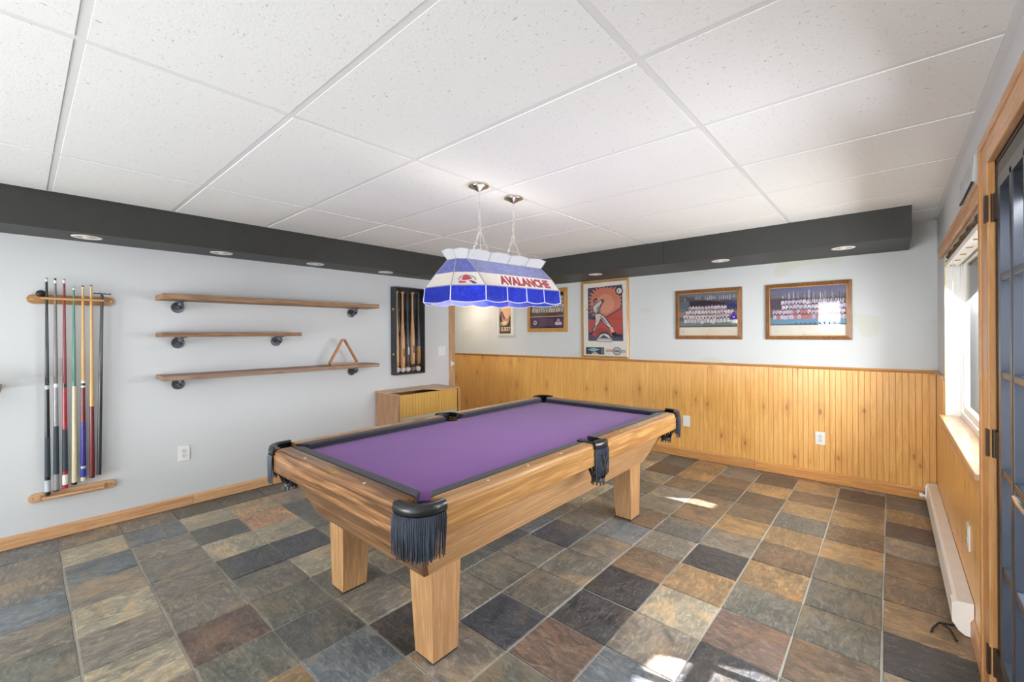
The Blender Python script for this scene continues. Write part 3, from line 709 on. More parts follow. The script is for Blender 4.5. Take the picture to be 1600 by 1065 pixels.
def edge_pts(r, i, k, n):
    p, z = rows_[r]; tl_ = lambda q: Vector((q[0], q[1], z+.024*q[1]-.004*q[0])); a = tl_(p[i]); b = tl_(p[(i+1) % 8]); return a.lerp(b, k/n), a.lerp(b, (k+1)/n)
def panel(tl, tr, br, bl, mat, arc=0.0, arctop=0.0):
    nrm = (tr-tl).cross(bl-tl).normalized(); c = (tl+tr+bl+br)/4
    if nrm.dot(Vector((c.x, c.y, 0))) < 0: nrm = -nrm
    n = 8; bot = []; top = []
    dn = ((bl-tl)+(br-tr)).normalized()
    for i in range(n+1):
        t_ = i/n; bot.append(bl.lerp(br, t_)+dn*arc*math.sin(PI*t_)); top.append(tl.lerp(tr, t_)-dn*arctop*math.sin(PI*t_))
    rings = [top if arctop else [tl.lerp(tr, i/n) for i in range(n+1)], bot]
    m = MB(); off = -nrm*.003
    rr = [[p for p in rings[0]], [p for p in rings[1]], [p+off for p in rings[1]], [p+off for p in rings[0]]]
    m.loft([[r_[j] for r_ in rr] for j in range(n+1)]); o = m.build('glass_panel', mat, LP); return top, bot
cg, cw, ck = MB(), MB(), MB()
for i in range(8):
    nlong = 4 if i in (0, 4) else 1
    # upper band
    a, b = edge_pts('neck', i, 0, 1); c, d = edge_pts('mid', i, 0, 1)
    panel(a, b, d, c, G_LAV if i in (0, 4) else G_DEEP)
    cg.tube([a, c], .0028, 6); cg.tube([a, b], .0025, 6); cg.tube([c, d], .0010, 6)
    if nlong == 4:
        for k in range(1, 4):
            a1, b1 = edge_pts('neck', i, k, 4); c1, d1 = edge_pts('mid', i, k, 4); cg.tube([a1+Vector((0, 0, .001)), c1], .0012, 5)
    # white band
    e, f = edge_pts('rim', i, 0, 1); panel(c, d, f, e, G_CREAM); cg.tube([c, e], .0028, 6); cg.tube([e, f], .0032, 6)
    for k in range(nlong):
        a, b = edge_pts('rim', i, k, nlong); c2, d2_ = edge_pts('low', i, k, nlong)
        top, bot = panel(a, b, d2_, c2, G_BLUE, .010); cw.tube([a, c2], .0030, 6); cw.tube(bot, .0028, 6)
        a, b = edge_pts('crown', i, k, nlong); c3, d3 = edge_pts('neck', i, k, nlong)
        top, bot = panel(a, b, d3, c3, G_CROWN, 0, .010); ck.tube(top, .0018, 6); cg.tube([a, c3], .0022, 6)
cg.build('lead_came', M_LEAD, LP, True); cw.build('skirt_came', M_LEAD_LIT, LP, True); ck.build('crown_came', M_LEAD_LIT, LP, True)
# lettering and emblem on the cream band
RED = plain('team_red', (176, 58, 78), .5, var=.02); NAVYP = plain('team_outline', (70, 70, 90), .5); SILV = plain('team_silver', (150, 150, 160), .5)
def band_frame(i):
    a, b = edge_pts('mid', i, 0, 1); c, d = edge_pts('rim', i, 0, 1); top = (a+b)/2; bot = (c+d)/2
    right = (d-c).normalized(); up = (top-bot).normalized(); nr = right.cross(up).normalized(); up = nr.cross(right)
    return (top+bot)/2, right, up, nr
def place(me, name, mat, i, du=0, dv=0, lift=.001, sx=1, sy=1):
    o_, right, up, nr = band_frame(i); me.materials.clear(); me.materials.append(mat)
    o = link(name, me, LP); M4 = Matrix((right, up, nr)).transposed().to_4x4(); M4 = Matrix.Translation(o_+right*du+up*dv+nr*lift) @ M4 @ Matrix.Diagonal((sx, sy, 1, 1)); o.matrix_local = M4; return o
for i in (0, 4):
    place(text_mesh('AVALANCHE', .082, .0004, .25, .0042), 'lettering_outline', NAVYP, i, .030, -.003, .0006, .97, 1.08)
    place(text_mesh('AVALANCHE', .082, .0004, .25, .0020), 'lettering', RED, i, .030, -.003, .0016, .97, 1.08)
def emblem(i):
    o_, right, up, nr = band_frame(i)
    def poly(pts, mat, lift, name='emblem'):
        m = MB(); m.prism([o_+right*x+up*y+nr*lift for x, y in pts], nr*.0005); m.build(name, mat, LP)
    s = .052
    ring = [(.95*math.cos(a), .58*math.sin(a)-.1) for a in [k*PI/10 for k in range(-1, 12)]]
    inner = [(.78*math.cos(a), .42*math.sin(a)-.12) for a in [k*PI/10 for k in range(11, -2, -1)]]
    poly([(x*s, y*s) for x, y in ring+inner], SILV, .0008)
    poly([(x*s, y*s) for x, y in [(-.6, -.2), (-.35, .35), (-.1, .55), (.15, .35), (.55, -.05), (.1, -.2), (-.3, -.28)]], RED, .0014)
    poly([(x*s, y*s) for x, y in [(-.95, -.62), (-.8, -.35), (-.2, -.42), (-.15, -.62)]], RED, .0012)
    poly([(x*s, y*s) for x, y in [(.1, -.28), (.55, -.35), (.95, -.62), (.8, -.75), (.5, -.68), (.3, -.45)]], NAVYP, .0016)
for i in (7, 1, 3, 5): emblem(i)
# bulbs inside, on a bar
m = MB(); m.tube([(0, -.3, 1.76), (0, .3, 1.76)], .008, 8); m.build('lamp_bar', M_NICKEL, LP)
for yy in (-.2, 0, .2):
    m = MB(); m.lathe([(.012, 1.75), (.014, 1.72), (.028, 1.695), (.032, 1.67), (.022, 1.645), (.004, 1.637)], 16, (0, yy, 0)); m.build('bulb', plain('lit_bulb', (255, 250, 240), .4, em=(255, 240, 220), es=3.0), LP, True)
    pl = bpy.data.lights.new('bulb_light', 'POINT'); pl.energy = 2.4; pl.color = (1, .94, .88); pl.shadow_soft_size = .10
    po = bpy.data.objects.new('bulb_light', pl); COL.objects.link(po); po.location = (LC[0], LC[1]+yy, 1.61)
# canopies and chains
def chain(m, a, b, R=.011):
    a = Vector(a); b = Vector(b); L = (b-a).length; n = max(2, int(L/(R*2.6))); t = (b-a).normalized()
    u = t.cross(Vector((0, 1, 0))).normalized(); v = t.cross(u)
    for k in range(n):
        c = a.lerp(b, (k+.5)/n); m.torus(c, R*.62, .0017, u if k % 2 else v, t, 12, 5, 2.3*L/n/(R*3.4)*1.25)
CH = plain('pale_chain', (212, 206, 196), .35, .6)
for yy in (-.170, .150):
    m = MB(); m.lathe([(.004, ZC-.040), (.012, ZC-.036), (.022, ZC-.030), (.045, ZC-.018), (.052, ZC-.014), (.052, ZC-.011), (.062, ZC-.010), (.063, ZC-.002), (.060, ZC)], 28, (0, yy, 0)); m.build('ceiling_canopy', M_NICKEL, LP, True)
    zs = 2.0; y2 = yy*.95
    m = MB(); chain(m, (0, yy, ZC-.042), (0, y2, zs)); m.build('chain', CH, LP, True)
    for s in (1, -1):
        m = MB(); chain(m, (0, y2, zs), (s*.082, y2*.98, 1.822)); m.torus((s*.082, y2*.98, 1.816), .010, .002, (0, 1, 0), (0, 0, 1)); m.build('chain', CH, LP, True)
    m = MB(); m.torus((0, y2, zs), .013, .002, (1, 0, 0), (0, 0, 1)); m.build('split_ring', CH, LP, True)
    MB().tube([(.003, yy, ZC-.04), (.010, (yy+y2)/2, 2.12), (.002, y2, zs), (.0, y2*.97, 1.9), (0, y2*.9, 1.76)], .0011, 6).build('lamp_cord', plain('cord_clear', (200, 198, 192), .4), LP, True)

# ------------------------------------------------------------------ cue rack and cues
def wood_simple(name, a, b, g='Y'): return wood(name, a, b, g, 1.5, .35, 'Object', cath=False)
M_RACK = wood_simple('rack_maple', (224, 184, 146), (190, 140, 100)); M_RACKD = wood_simple('rack_oak', (196, 150, 100), (150, 104, 62))
def yz(px, py, X=-4.27):
    d = F_dir(px, py); k = X/d.x; return d.y*k, H_CAM+d.z*k
RK = thing('cue_rack', 'two-piece wooden wall cue rack with rounded ends, holding seven sticks', 'cue rack', (XL+.001, .243, 0))
def stadium(m, x0, x1, hy, z0, z1, mi=0):
    r = (z1-z0)/2; zc = (z0+z1)/2; pts = []
    for k in range(13): a = -PI/2+PI*k/12; pts.append((x0, hy-r+r*math.cos(a), zc+r*math.sin(a)))
    for k in range(13): a = PI/2+PI*k/12; pts.append((x0, -hy+r+r*math.cos(a), zc+r*math.sin(a)))
    m.prism(pts, (x1-x0, 0, 0))
m = MB(); stadium(m, 0, .016, .214, 1.588, 1.650); m.build('top_plate', M_RACKD, RK)
m = MB(); stadium(m, 0, .016, .214, .270, .330); m.build('bottom_plate', M_RACK, RK)
m = MB(); m.tube([(.072, -.15, 1.622), (.072, .15, 1.622)], .008, 8); m.build('retaining_bar', wood_simple('bar_maple', (226, 180, 120), (190, 140, 84)), RK, True)
for s in (-1, 1):
    m = MB(); m.tube([(.014, s*.150, 1.622), (.075, s*.150, 1.622)], .009, 10); m.build('standoff', M_RACKD, RK, True)
    m = MB(); m.tube([(.014, s*.158, .300), (.055, s*.152, .300)], .012, 10); m.build('standoff', M_RACKD, RK, True)
m = MB(); m.box(.016, .075, -.150, .150, .292, .306, .004); m.build('ledge', M_RACK, RK)
for s in (-1, 1):
    for zz in (1.619, .30): MB().lathe([(.006, .016), (.005, .018), (.001, .019)], 10, (0, s*.192, zz), 'X').build('screw', M_BRASS, RK, True)
m = MB(); m.lathe([(.022, .02), (.024, .028), (.020, .040), (.012, .046)], 16, (0, -.150, 1.655), 'X'); m.build('clip', plain('dark_clip', (52, 46, 46), .3, .4), RK, True)
def zpx(py): return 1.759-(py-434)*.004253
XC = -4.222
CUEM = lambda n, c, r=.22: plain('cue_'+n, c, r, coat=.3, var=.08)
def cue(name, label, yb, ytop, ybot, y2, segs, rt=.0062, rb=.0150):
    zb_, zt_ = zpx(ybot), zpx(ytop); L = zt_-zb_
    t = thing(name, label, 'cue', (XC, yb, zb_), 0, 'sticks in the wall cue rack')
    lean = (y2-yb)/L
    t.rotation_euler = (-math.atan(lean), math.radians(.5), 0)
    def rad(z_): 
        u = z_/L; return rb+(rt-rb)*min(1, u/.97) if u > .02 else rb*.96
    for (nm, ya, yc, mat, extra) in segs:     # pixel rows from lower to upper
        z0, z1 = max(0, zpx(ya)-zb_), min(L, zpx(yc)-zb_)
        if z1 < z0: z0, z1 = z1, z0
        e = extra or 0
        n = 4
        prof = [(rad(z0+(z1-z0)*k/n)+e, z0+(z1-z0)*k/n) for k in range(n+1)]
        MB().lathe(prof, 12).build(nm, mat, t, True)
    return t
BK = CUEM('black', (26, 26, 30)); NV = plain('cue_wrap_navy', (48, 60, 68), .6); SI = CUEM('silver', (188, 192, 200)); WH = CUEM('white', (232, 230, 224)); GR = CUEM('pewter', (120, 112, 112)); GM = CUEM('marble_grey', (150, 148, 152))
RD = CUEM('crimson', (168, 44, 56)); DR = CUEM('dark_red', (136, 34, 46)); TE = CUEM('teal', (64, 136, 112)); CR = CUEM('cream', (220, 208, 170)); MP = wood('cue_maple', (226, 182, 120), (204, 156, 92), 'Z', 2, .3, 'Object', cath=False)
MR = CUEM('maroon', (118, 40, 46)); BL = CUEM('purple_blue', (56, 48, 140)); RB = CUEM('blue_ring', (40, 62, 160)); TIP = plain('cue_tip_blue', (110, 130, 140), .8)
cue('pool_cue', 'all-black cue with silver diamond butt, leftmost in the rack', .118, 434, 774, .118, [('bumper', 774, 771, BK, 0), ('butt', 771, 744, BK, 0), ('diamond_inlay', 768, 750, SI, .0006), ('wrap', 744, 684, NV, .0004), ('forearm', 684, 608, BK, 0), ('joint', 608, 602, SI, .0004), ('shaft', 602, 440, BK, 0), ('ferrule', 440, 436, WH, 0), ('tip', 436, 434, TIP, 0)])
cue('pool_cue', 'pewter grey cue with dark slate wrap, second from left in the rack', .158, 434, 770, .158, [('bumper', 770, 768, BK, 0), ('butt', 768, 743, GM, 0), ('wrap', 743, 667, NV, .0004), ('forearm', 667, 606, GM, 0), ('joint', 606, 600, WH, .0004), ('shaft', 600, 442, GR, 0), ('ferrule', 442, 437, WH, 0), ('tip', 437, 434, BK, 0)])
cue('pool_cue', 'bright red cue with black joint, charcoal wrap and red-white butt', .199, 434, 768, .199, [('butt', 768, 741, RD, 0), ('flame_inlay', 762, 746, WH, .0006), ('wrap', 741, 674, NV, .0004), ('forearm', 674, 607, RD, 0), ('joint', 607, 601, BK, .0005), ('shaft', 601, 441, DR, 0), ('ferrule', 441, 436, WH, 0), ('tip', 436, 434, TIP, 0)])
cue('pool_cue', 'thin teal-shafted cue with long cream butt and black bumper', .243, 447, 765, .245, [('bumper', 765, 761, BK, .0004), ('butt', 761, 606, CR, 0), ('shaft', 606, 451, TE, 0), ('ferrule', 451, 448, WH, 0), ('tip', 448, 447, TIP, 0)], .0052)
cue('pool_cue', 'maple cue with maroon forearm, purple wrap and blue ring at butt', .287, 443, 761, .289, [('butt_cap', 761, 755, CR, .0003), ('ring', 755, 741, RB, 0), ('ring', 741, 737, SI, .0003), ('wrap', 737, 666, BL, .0004), ('forearm', 666, 609, MR, 0), ('joint', 609, 598, WH, .0003), ('collar', 606, 602, BK, .0006), ('shaft', 598, 448, MP, 0), ('ferrule', 448, 445, WH, 0), ('tip', 445, 443, BK, 0)])
cue('pool_cue', 'plain maple cue with glossy maroon lower half', .331, 441, 759, .331, [('bumper', 759, 757, BK, 0), ('butt', 757, 641, MR, 0), ('shaft', 641, 445, MP, 0), ('ferrule', 445, 443, MP, 0), ('tip', 443, 441, BK, 0)])
BR = cue('bridge_stick', 'black mechanical bridge stick with T-shaped head, rightmost in the rack', .366, 453, 756, .386, [('shaft', 756, 457, CUEM('graphite', (48, 52, 58)), 0)], .009, .0135)
m = MB(); m.box(-.004, .004, -.045, .048, 0, .006, .001); 
for k in range(4): m.box(-.004, .004, -.04+k*.026, -.036+k*.026, .005, .010)
m.tube([(0, 0, -.03), (0, 0, .002)], [.010, .005], 8); m.build('bridge_head', BK, BR, loc=(0, 0, zpx(457)-zpx(756)+.006))

# ------------------------------------------------------------------ wall shelves on pipe brackets
def shelf(name, label, y0, y1, ztop, thk, br, xfront=-4.01, a=(184, 144, 104), b=(120, 86, 58)):
    t = thing(name, label, 'shelf', (XL, (y0+y1)/2, ztop), 0, 'rustic pipe-bracket wall shelves'); h = (y1-y0)/2; yc = (y0+y1)/2
    MB().box(.002, xfront-XL, -h, h, -thk, 0, .003).build('board', wood('shelf_wood_%d' % int(ztop*1000), a, b, 'Y', 1.0, .55, 'Object', contrast=1.2, cath=True), t)
    for yb in br:
        B = bpy.data.objects.new('pipe_bracket', None); 
        m = MB(); yy = yb-yc; zf = -thk-.048
        m.lathe([(.044, 0), (.044, .006), (.018, .009), (.017, .022), (.012, .024), (.0115, .075)], 24, (0, yy, zf), 'X')
        m.lathe([(.018, .072), (.018, .086)], 16, (0, yy, zf), 'X')
        path = [(.080+.022*math.sin(a_), yy, zf+.022-.022*math.cos(a_)) for a_ in [k*PI/12 for k in range(7)]]
        m.tube(path, .019, 12); m.lathe([(.018, zf+.018), (.018, zf+.030)], 16, (.102, yy, 0)); m.lathe([(.012, zf+.03), (.012, -thk-.016), (.018, -thk-.014), (.018, -thk-.008), (.040, -thk-.005), (.040, -thk)], 24, (.102, yy, 0))
        m.build('pipe_bracket', M_BLACKMETAL, t, True)
shelf('wall_shelf', 'top long rustic wood shelf on black pipe brackets', .69, 2.475, 1.682, .040, (.83, 2.30))
shelf('wall_shelf', 'middle short rustic wood shelf on black pipe brackets', .69, 1.685, 1.394, .034, (.83, 1.56), a=(174, 130, 90), b=(100, 68, 46))
shelf('wall_shelf', 'bottom long wood shelf, holding the ball rack triangle', .69, 2.475, 1.068, .034, (.83, 2.30), a=(178, 146, 122), b=(126, 96, 78))
shelf('wall_shelf', 'shelf end at the far left edge of the room, left of the cue rack', -1.2, -.078, 1.068, .034, (-.35, -1.0))
# ball rack triangle
t = thing('triangle_rack', 'wooden ball triangle standing upright on the bottom wall shelf', 'ball rack', (-4.115, 2.135, 1.068))
m = MB(); pts = []
base = [(-.165, 0), (.165, 0), (0, .285)]
def rounded(pts3, r, n=6):
    out = []
    for i in range(3):
        p0, p, p1 = (Vector(pts3[(i-1) % 3]), Vector(pts3[i]), Vector(pts3[(i+1) % 3]))
        a = (p0-p).normalized(); b = (p1-p).normalized(); ang = a.angle(b)/2; d = r/math.tan(ang); c = p+(a+b).normalized()*(r/math.sin(ang))
        s, e = p+a*d, p+b*d
        for k in range(n+1):
            v = s.lerp(e, k/n)-c; out.append(c+v.normalized()*r)
    return out
o_, i_ = rounded(base, .024), rounded([(-.141, .015), (.141, .015), (0, .257)], .012)
n = len(o_); rings = []
for k in range(n+1):
    a, b = o_[k % n], i_[k % n]; rings.append([(-.02, a.x, a.y), (.02, a.x, a.y), (.02, b.x, b.y), (-.02, b.x, b.y)])
m.loft(rings, caps=False); m.build('hoop', wood('triangle_wood', (188, 134, 84), (150, 98, 56), 'Z', 1.5, .4, 'Object', cath=False), t)

# ------------------------------------------------------------------ bat display case with its contents
CY0, CY1, CZ0, CZ1 = 2.782, 3.19, .908, 1.908
t = thing('display_case', 'black shadow-box display case of bats and balls on the left wall', 'display case', (XL, (CY0+CY1)/2, CZ0))
hw = (CY1-CY0)/2; hh = CZ1-CZ0; M_CASE = plain('case_black', (44, 46, 50), .4); M_CASEI = plain('case_felt', (58, 58, 56), .9)
m = MB(); m.box(.002, .092, -hw, -hw+.016, 0, hh).box(.002, .092, hw-.016, hw, 0, hh).box(.002, .092, -hw+.016, hw-.016, 0, .016).box(.002, .092, -hw+.016, hw-.016, hh-.016, hh); m.build('case_frame', M_CASE, t)
MB().box(.001, .008, -hw+.01, hw-.01, .01, hh-.01).build('back_panel', M_CASEI, t)
MB().box(.088, .0915, -hw+.014, hw-.014, .014, hh-.014).build('glass_door', thin_glass('case_glass', (1, 1, 1), 1.25), t)
for zz in (.235, .747):
    m = MB(); m.box(.038, .068, -hw-.005, -hw, zz-.012, zz+.012, .002); m.lathe([(.008, 0), (.010, -.006), (.004, -.010)], 12, (.052, -hw-.003, zz), 'Y'); m.build('clasp', M_BRASS, t, True)
MB().box(.008, .085, -hw+.016, hw-.016, .018, .022).build('shelf_ledge', M_CASE, t)
ASH = wood('bat_ash', (226, 180, 130), (196, 144, 92), 'Z', 1.2, .35, 'Object', cath=False); DKB = plain('bat_dark', (62, 60, 62), .3); TANB = wood('bat_dark_tan', (196, 152, 96), (120, 84, 50), 'Z', 3, .4, 'Object')
def bat(label, yy, z0, z1, mat, s=1.0, xx=.045, mat2=None, tape=None):
    L = z1-z0; t = thing('baseball_bat', label, 'baseball bat', (XL+xx, yy, z0), 0, 'bats in the black display case')
    pr = [(.001, 0), (.018, .002), (.028, .02), (.032, .08), (.0325, .25), (.030, .38), (.024, .50), (.017, .62), (.0125, .75), (.012, .93)]
    cut = 4 if mat2 else 0
    if mat2:
        MB().lathe([(r*s, h*L) for r, h in pr[:5]], 16).build('barrel', mat2, t, True); MB().lathe([(r*s, h*L) for r, h in pr[4:]], 16).build('handle', mat, t, True)
    else: MB().lathe([(r*s, h*L) for r, h in pr], 16).build('barrel', mat, t, True)
    MB().lathe([(.012*s, .93*L), (.013*s, .965*L), (.024*s, .985*L), (.024*s, .997*L), (.015*s, L)], 16).build('knob', mat, t, True)
    if tape: MB().box(.030*s, .0335*s, -.010, .010, L*.16, L*.26).build('brand_mark', tape, t)
SM = plain('brand_burn', (130, 84, 56), .6); SW = plain('silver_mark', (206, 206, 210), .4)
bat('pale ash bat, nearest the brass clasps in the display case', 2.826, .985, 1.862, ASH, .92)
bat('short dark souvenir bat hanging between the first two bats', 2.866, 1.395, 1.66, plain('bat_mini', (90, 96, 98), .3), .45, .03)
bat('pale ash bat with oval brand mark, second full bat in the case', 2.906, .975, 1.860, ASH, .95, tape=SM)
bat('dark-stained bat with silver script in the middle of the case', 2.972, 1.00, 1.850, DKB, .9, tape=SW)
bat('pale bat with signatures and brown brand, third pale bat in the case', 3.042, 1.018, 1.862, ASH, 1.0, tape=SM)
bat('two-tone bat with clear handle and mottled tan barrel, rightmost in the case', 3.128, 1.02, 1.846, DKB, .9, mat2=TANB)
ballm = plain('baseball_leather', (232, 226, 220), .5, var=.02); bred = plain('ball_stitch', (196, 90, 80), .6)
for k, (yy, lab, c) in enumerate([(2.832, 'white baseball at the left end of the display case floor', ballm), (2.902, 'white baseball, second from left on the display case floor', ballm), (2.972, 'white signed baseball at the middle of the display case floor', ballm),
                                  (3.042, 'dull grey baseball in the display case', plain('baseball_grey', (128, 124, 126), .6)), (3.115, 'white baseball at the right end of the display case floor', ballm)]):
    b = thing('baseball', lab, 'baseball', (XL+.050, yy, CZ0+.022+.033), 0, 'baseballs in the display case'); b.rotation_euler = (k*.7, k*1.1, k*.5)
    m = MB(); bmesh.ops.create_icosphere(m.bm, subdivisions=3, radius=.033); m.build('cover', c, b, True)
    m = MB(); 
    pth = []
    for j in range(41):
        a = j*2*PI/40; p = Vector((math.cos(a)+.35*math.cos(3*a)*.6, math.sin(a)-.35*math.sin(3*a)*.6, .9*math.sin(2*a))).normalized()*.0333; pth.append(p)
    m.tube(pth, .0011, 5); m.build('stitching', bred, b)

# ------------------------------------------------------------------ wooden chest against the left wall
CB = thing('wooden_chest', 'oak-sided chest with yellow beadboard front and partly open top', 'chest', (XL+.004, 3.0, 0))
cw_, cd, chh = .42, .435, .735
SIDE = wood('chest_side', (186, 144, 112), (134, 94, 66), 'Z', 1.2, .45, 'Object', cath=False); YEL = wood('chest_yellow', (222, 180, 100), (198, 148, 66), 'Z', 1.4, .4, 'Object', cath=False, contrast=.6)
TOPM = wood('chest_top', (218, 172, 128), (180, 130, 88), 'Y', 1, .35, 'Object', cath=False, coat=.2)
for s in (-1, 1): MB().box(.002, cd, s*cw_-(.02 if s > 0 else 0), s*cw_+(.02 if s < 0 else 0), 0, chh-.001, .002).build('side_panel', SIDE, CB)
MB().box(.0, .016, -cw_+.02, cw_-.02, .02, chh-.02).build('back_panel', SIDE, CB)
MB().box(.016, cd-.03, -cw_+.02, cw_-.02, .60, .615).build('tray_bottom', TOPM, CB)
m = MB(); nb = 20
for k in range(nb):
    a0, a1 = -cw_+.024+k*(2*cw_-.048)/nb, -cw_+.024+(k+1)*(2*cw_-.048)/nb; MB().box(cd-.024, cd-.010, a0+.0008, a1-.0008, .49, chh-.004, .001).build('front_board', YEL, CB)
MB().box(cd-.022, cd-.014, -cw_+.02, cw_-.02, .07, .49).build('lower_panel', plain('grey_panel', (190, 184, 170), .6), CB)
MB().box(cd-.022, cd+.010, cw_-.02, cw_+.012, 0, chh-.01, .002).build('corner_post', M_OAKZ, CB)
m = MB(); m.box(0, .24, -cw_-.004, cw_+.004, chh, chh+.014, .002); m.prism([(.24, .06, chh), (.24, cw_+.004, chh), (cd+.006, cw_+.004, chh), (cd+.006, .16, chh)], (0, 0, .014)); m.build('top', TOPM, CB)
MB().box(.24, cd, -cw_-.004, -cw_+.022, chh, chh+.006, .001).build('top_edge', TOPM, CB)
m = MB(); m.lathe([(.010, 0), (.012, .006), (.006, .012)], 12, (cd-.05, .02, .700)); m.tube([(cd-.05, -.02, .705), (cd-.05, .055, .712)], .004, 6); m.build('latch', M_BRASS, CB, True)

# ------------------------------------------------------------------ outlets, switches, register, heater
def plate(name, label, cat, origin, axis, wdt, hgt, kind, mat=None):
    """axis: outward normal 'X+','Y-','X-'"""
    rz = {'X+': PI/2, 'Y-': 0, 'X-': -PI/2}[axis]
    t = thing(name, label, cat, origin, rz); mat = mat or M_WHITE      # local: plate in xz plane, outward -y
    MB().box(-wdt/2, wdt/2, -.006, 0, -hgt/2, hgt/2, .0015).build('plate', mat, t)
    if kind == 'outlet':
        for s in (1, -1):
            m = MB(); m.lathe([(.0165, -.006), (.0165, -.0085)], 18, (0, 0, s*.020), 'Y'); R = m.build('receptacle', plain('receptacle_white', (222, 222, 220), .35, var=.01), t)
            m = MB(); m.box(-.0075, -.0055, -.0092, -.0085, s*.020-.002, s*.020+.008).box(.0055, .0075, -.0092, -.0085, s*.020-.002, s*.020+.006); m.lathe([(.0025, -.0085), (.0025, -.0092)], 8, (0, 0, s*.020-.009), 'Y'); m.build('slots', M_DARK, R)
        m = MB(); m.lathe([(.003, -.006), (.002, -.0075)], 8, (0, 0, 0), 'Y'); m.build('screw', M_NICKEL, t)
    if kind == 'switch2':
        for s in (-1, 1): MB().hexa([(s*.023-.016, -.006, -.033), (s*.023+.016, -.006, -.033), (s*.023+.016, -.006, .033), (s*.023-.016, -.006, .033)], [(s*.023-.015, -.008, -.032), (s*.023+.015, -.008, -.032), (s*.023+.015, -.012, .032), (s*.023-.015, -.012, .032)]).build('rocker', M_WHITE, t)
    return t
plate('wall_outlet', 'white duplex outlet low on the grey left wall under the shelves', 'outlet', (XL, .865, .427), 'X+', .075, .120, 'outlet')
plate('light_switch', 'white double rocker switch between the bat case and the passage', 'light switch', (XL, 3.52, 1.155), 'X+', .118, .118, 'switch2')
plate('blank_plate', 'wall-coloured blank cover plate behind the cues', 'cover plate', (XL, .125, 1.165), 'X+', .13, .112, 'blank', M_WALL)
plate('wall_outlet', 'white outlet cover on the pine panelling just right of the pool table end', 'outlet', (-1.687, YB-.010, .400), 'Y-', .074, .118, 'blank2')
plate('wall_outlet', 'white duplex outlet in the middle of the bare pine panelling', 'outlet', (-.485, YB-.010, .396), 'Y-', .074, .118, 'outlet')
plate('wall_outlet', 'white outlet above the baseboard heater near the glazed door', 'outlet', (XR-.010, 2.95, .40), 'X-', .075, .120, 'outlet')
t = thing('air_register', 'slanted white air register high on the right wall above the window', 'air vent', (XR, 3.03, 2.09))
m = MB(); m.prism([(0, -.24, .06), (-.003, -.24, .061), (-.012, -.24, -.056), (0, -.24, -.060)], (0, .48, 0)); m.build('cover', plain('register_grey', (200, 200, 198), .4), t)
for k in range(12): MB().box(-.011, -.006, -.215+k*.036, -.209+k*.036, -.045, .045).build('louver', plain('register_louver', (168, 168, 166), .4), t)
m = MB(); m.tube([(-.01, -.24, -.058), (-.012, 0, -.074), (-.008, .22, -.064)], .004, 6); m.build('gasket', M_DARK, t)
# baseboard heater
HT = thing('baseboard_heater', 'long cream metal baseboard heater under the window on the right wall', 'heater', (XR-.012, 3.80, 0))
M_HT = plain('heater_enamel', (252, 250, 246), .35, var=.02, coat=.2)
hl_ = .985
m = MB(); prof = [(0, .155), (-.050, .150), (-.058, .143), (-.058, .138), (-.048, .136), (-.004, .146), (-.004, .05), (0, .05)]
m.prism([(x, -hl_, z) for x, z in prof], (0, 2*hl_, 0)); m.build('top_cover', M_HT, HT)
m = MB(); m.prism([(x, -hl_, z) for x, z in [(-.060, .128), (-.056, .130), (-.062, .040), (-.052, .028), (-.056, .026), (-.067, .038)]], (0, 2*hl_, 0)); m.build('front_cover', M_HT, HT)
m = MB(); m.tube([(-.03, -hl_, .075), (-.03, hl_, .075)], .009, 8); m.box(-.054, -.008, -hl_+.05, hl_-.05, .045, .105); m.build('fin_element', plain('fins', (150, 150, 148), .4, .8), HT)
m = MB(); m.prism([(x, -hl_-.03, z) for x, z in [(0, .157), (-.052, .152), (-.070, .140), (-.070, .06), (-.050, .022), (-.028, .006), (0, .006)]], (0, .07, 0)); m.build('end_cap', M_HT, HT)
m = MB(); m.prism([(x, hl_-.04, z) for x, z in [(0, .157), (-.052, .152), (-.070, .140), (-.070, .04), (-.055, .022), (0, .022)]], (0, .06, 0)); m.build('end_cap', M_HT, HT)
m = MB(); m.tube([(-.07, hl_-.03, .058), (-.085, hl_-.03, .058)], [.012, .012], 12); m.tube([(-.085, hl_-.03, .058), (-.105, hl_-.03, .058)], [.022, .020], 12); m.build('valve_knob', M_WHITE, HT, True)
m = MB(); m.tube([(-.06, -hl_+.02, .012), (-.11, -hl_+.0, .014), (-.135, -hl_-.06, .008), (-.14, -hl_-.09, .006)], .0045, 6); m.tube([(-.10, -hl_+.0, .013), (-.075, -hl_-.03, .012), (-.06, -hl_-.10, .006)], .0045, 6)
tag(m.build('cable', plain('black_cable', (28, 28, 30), .5), None, True), 'short black cable looping out on the slate below the heater end', 'cable').location = (XR-.012, 3.80, 0)

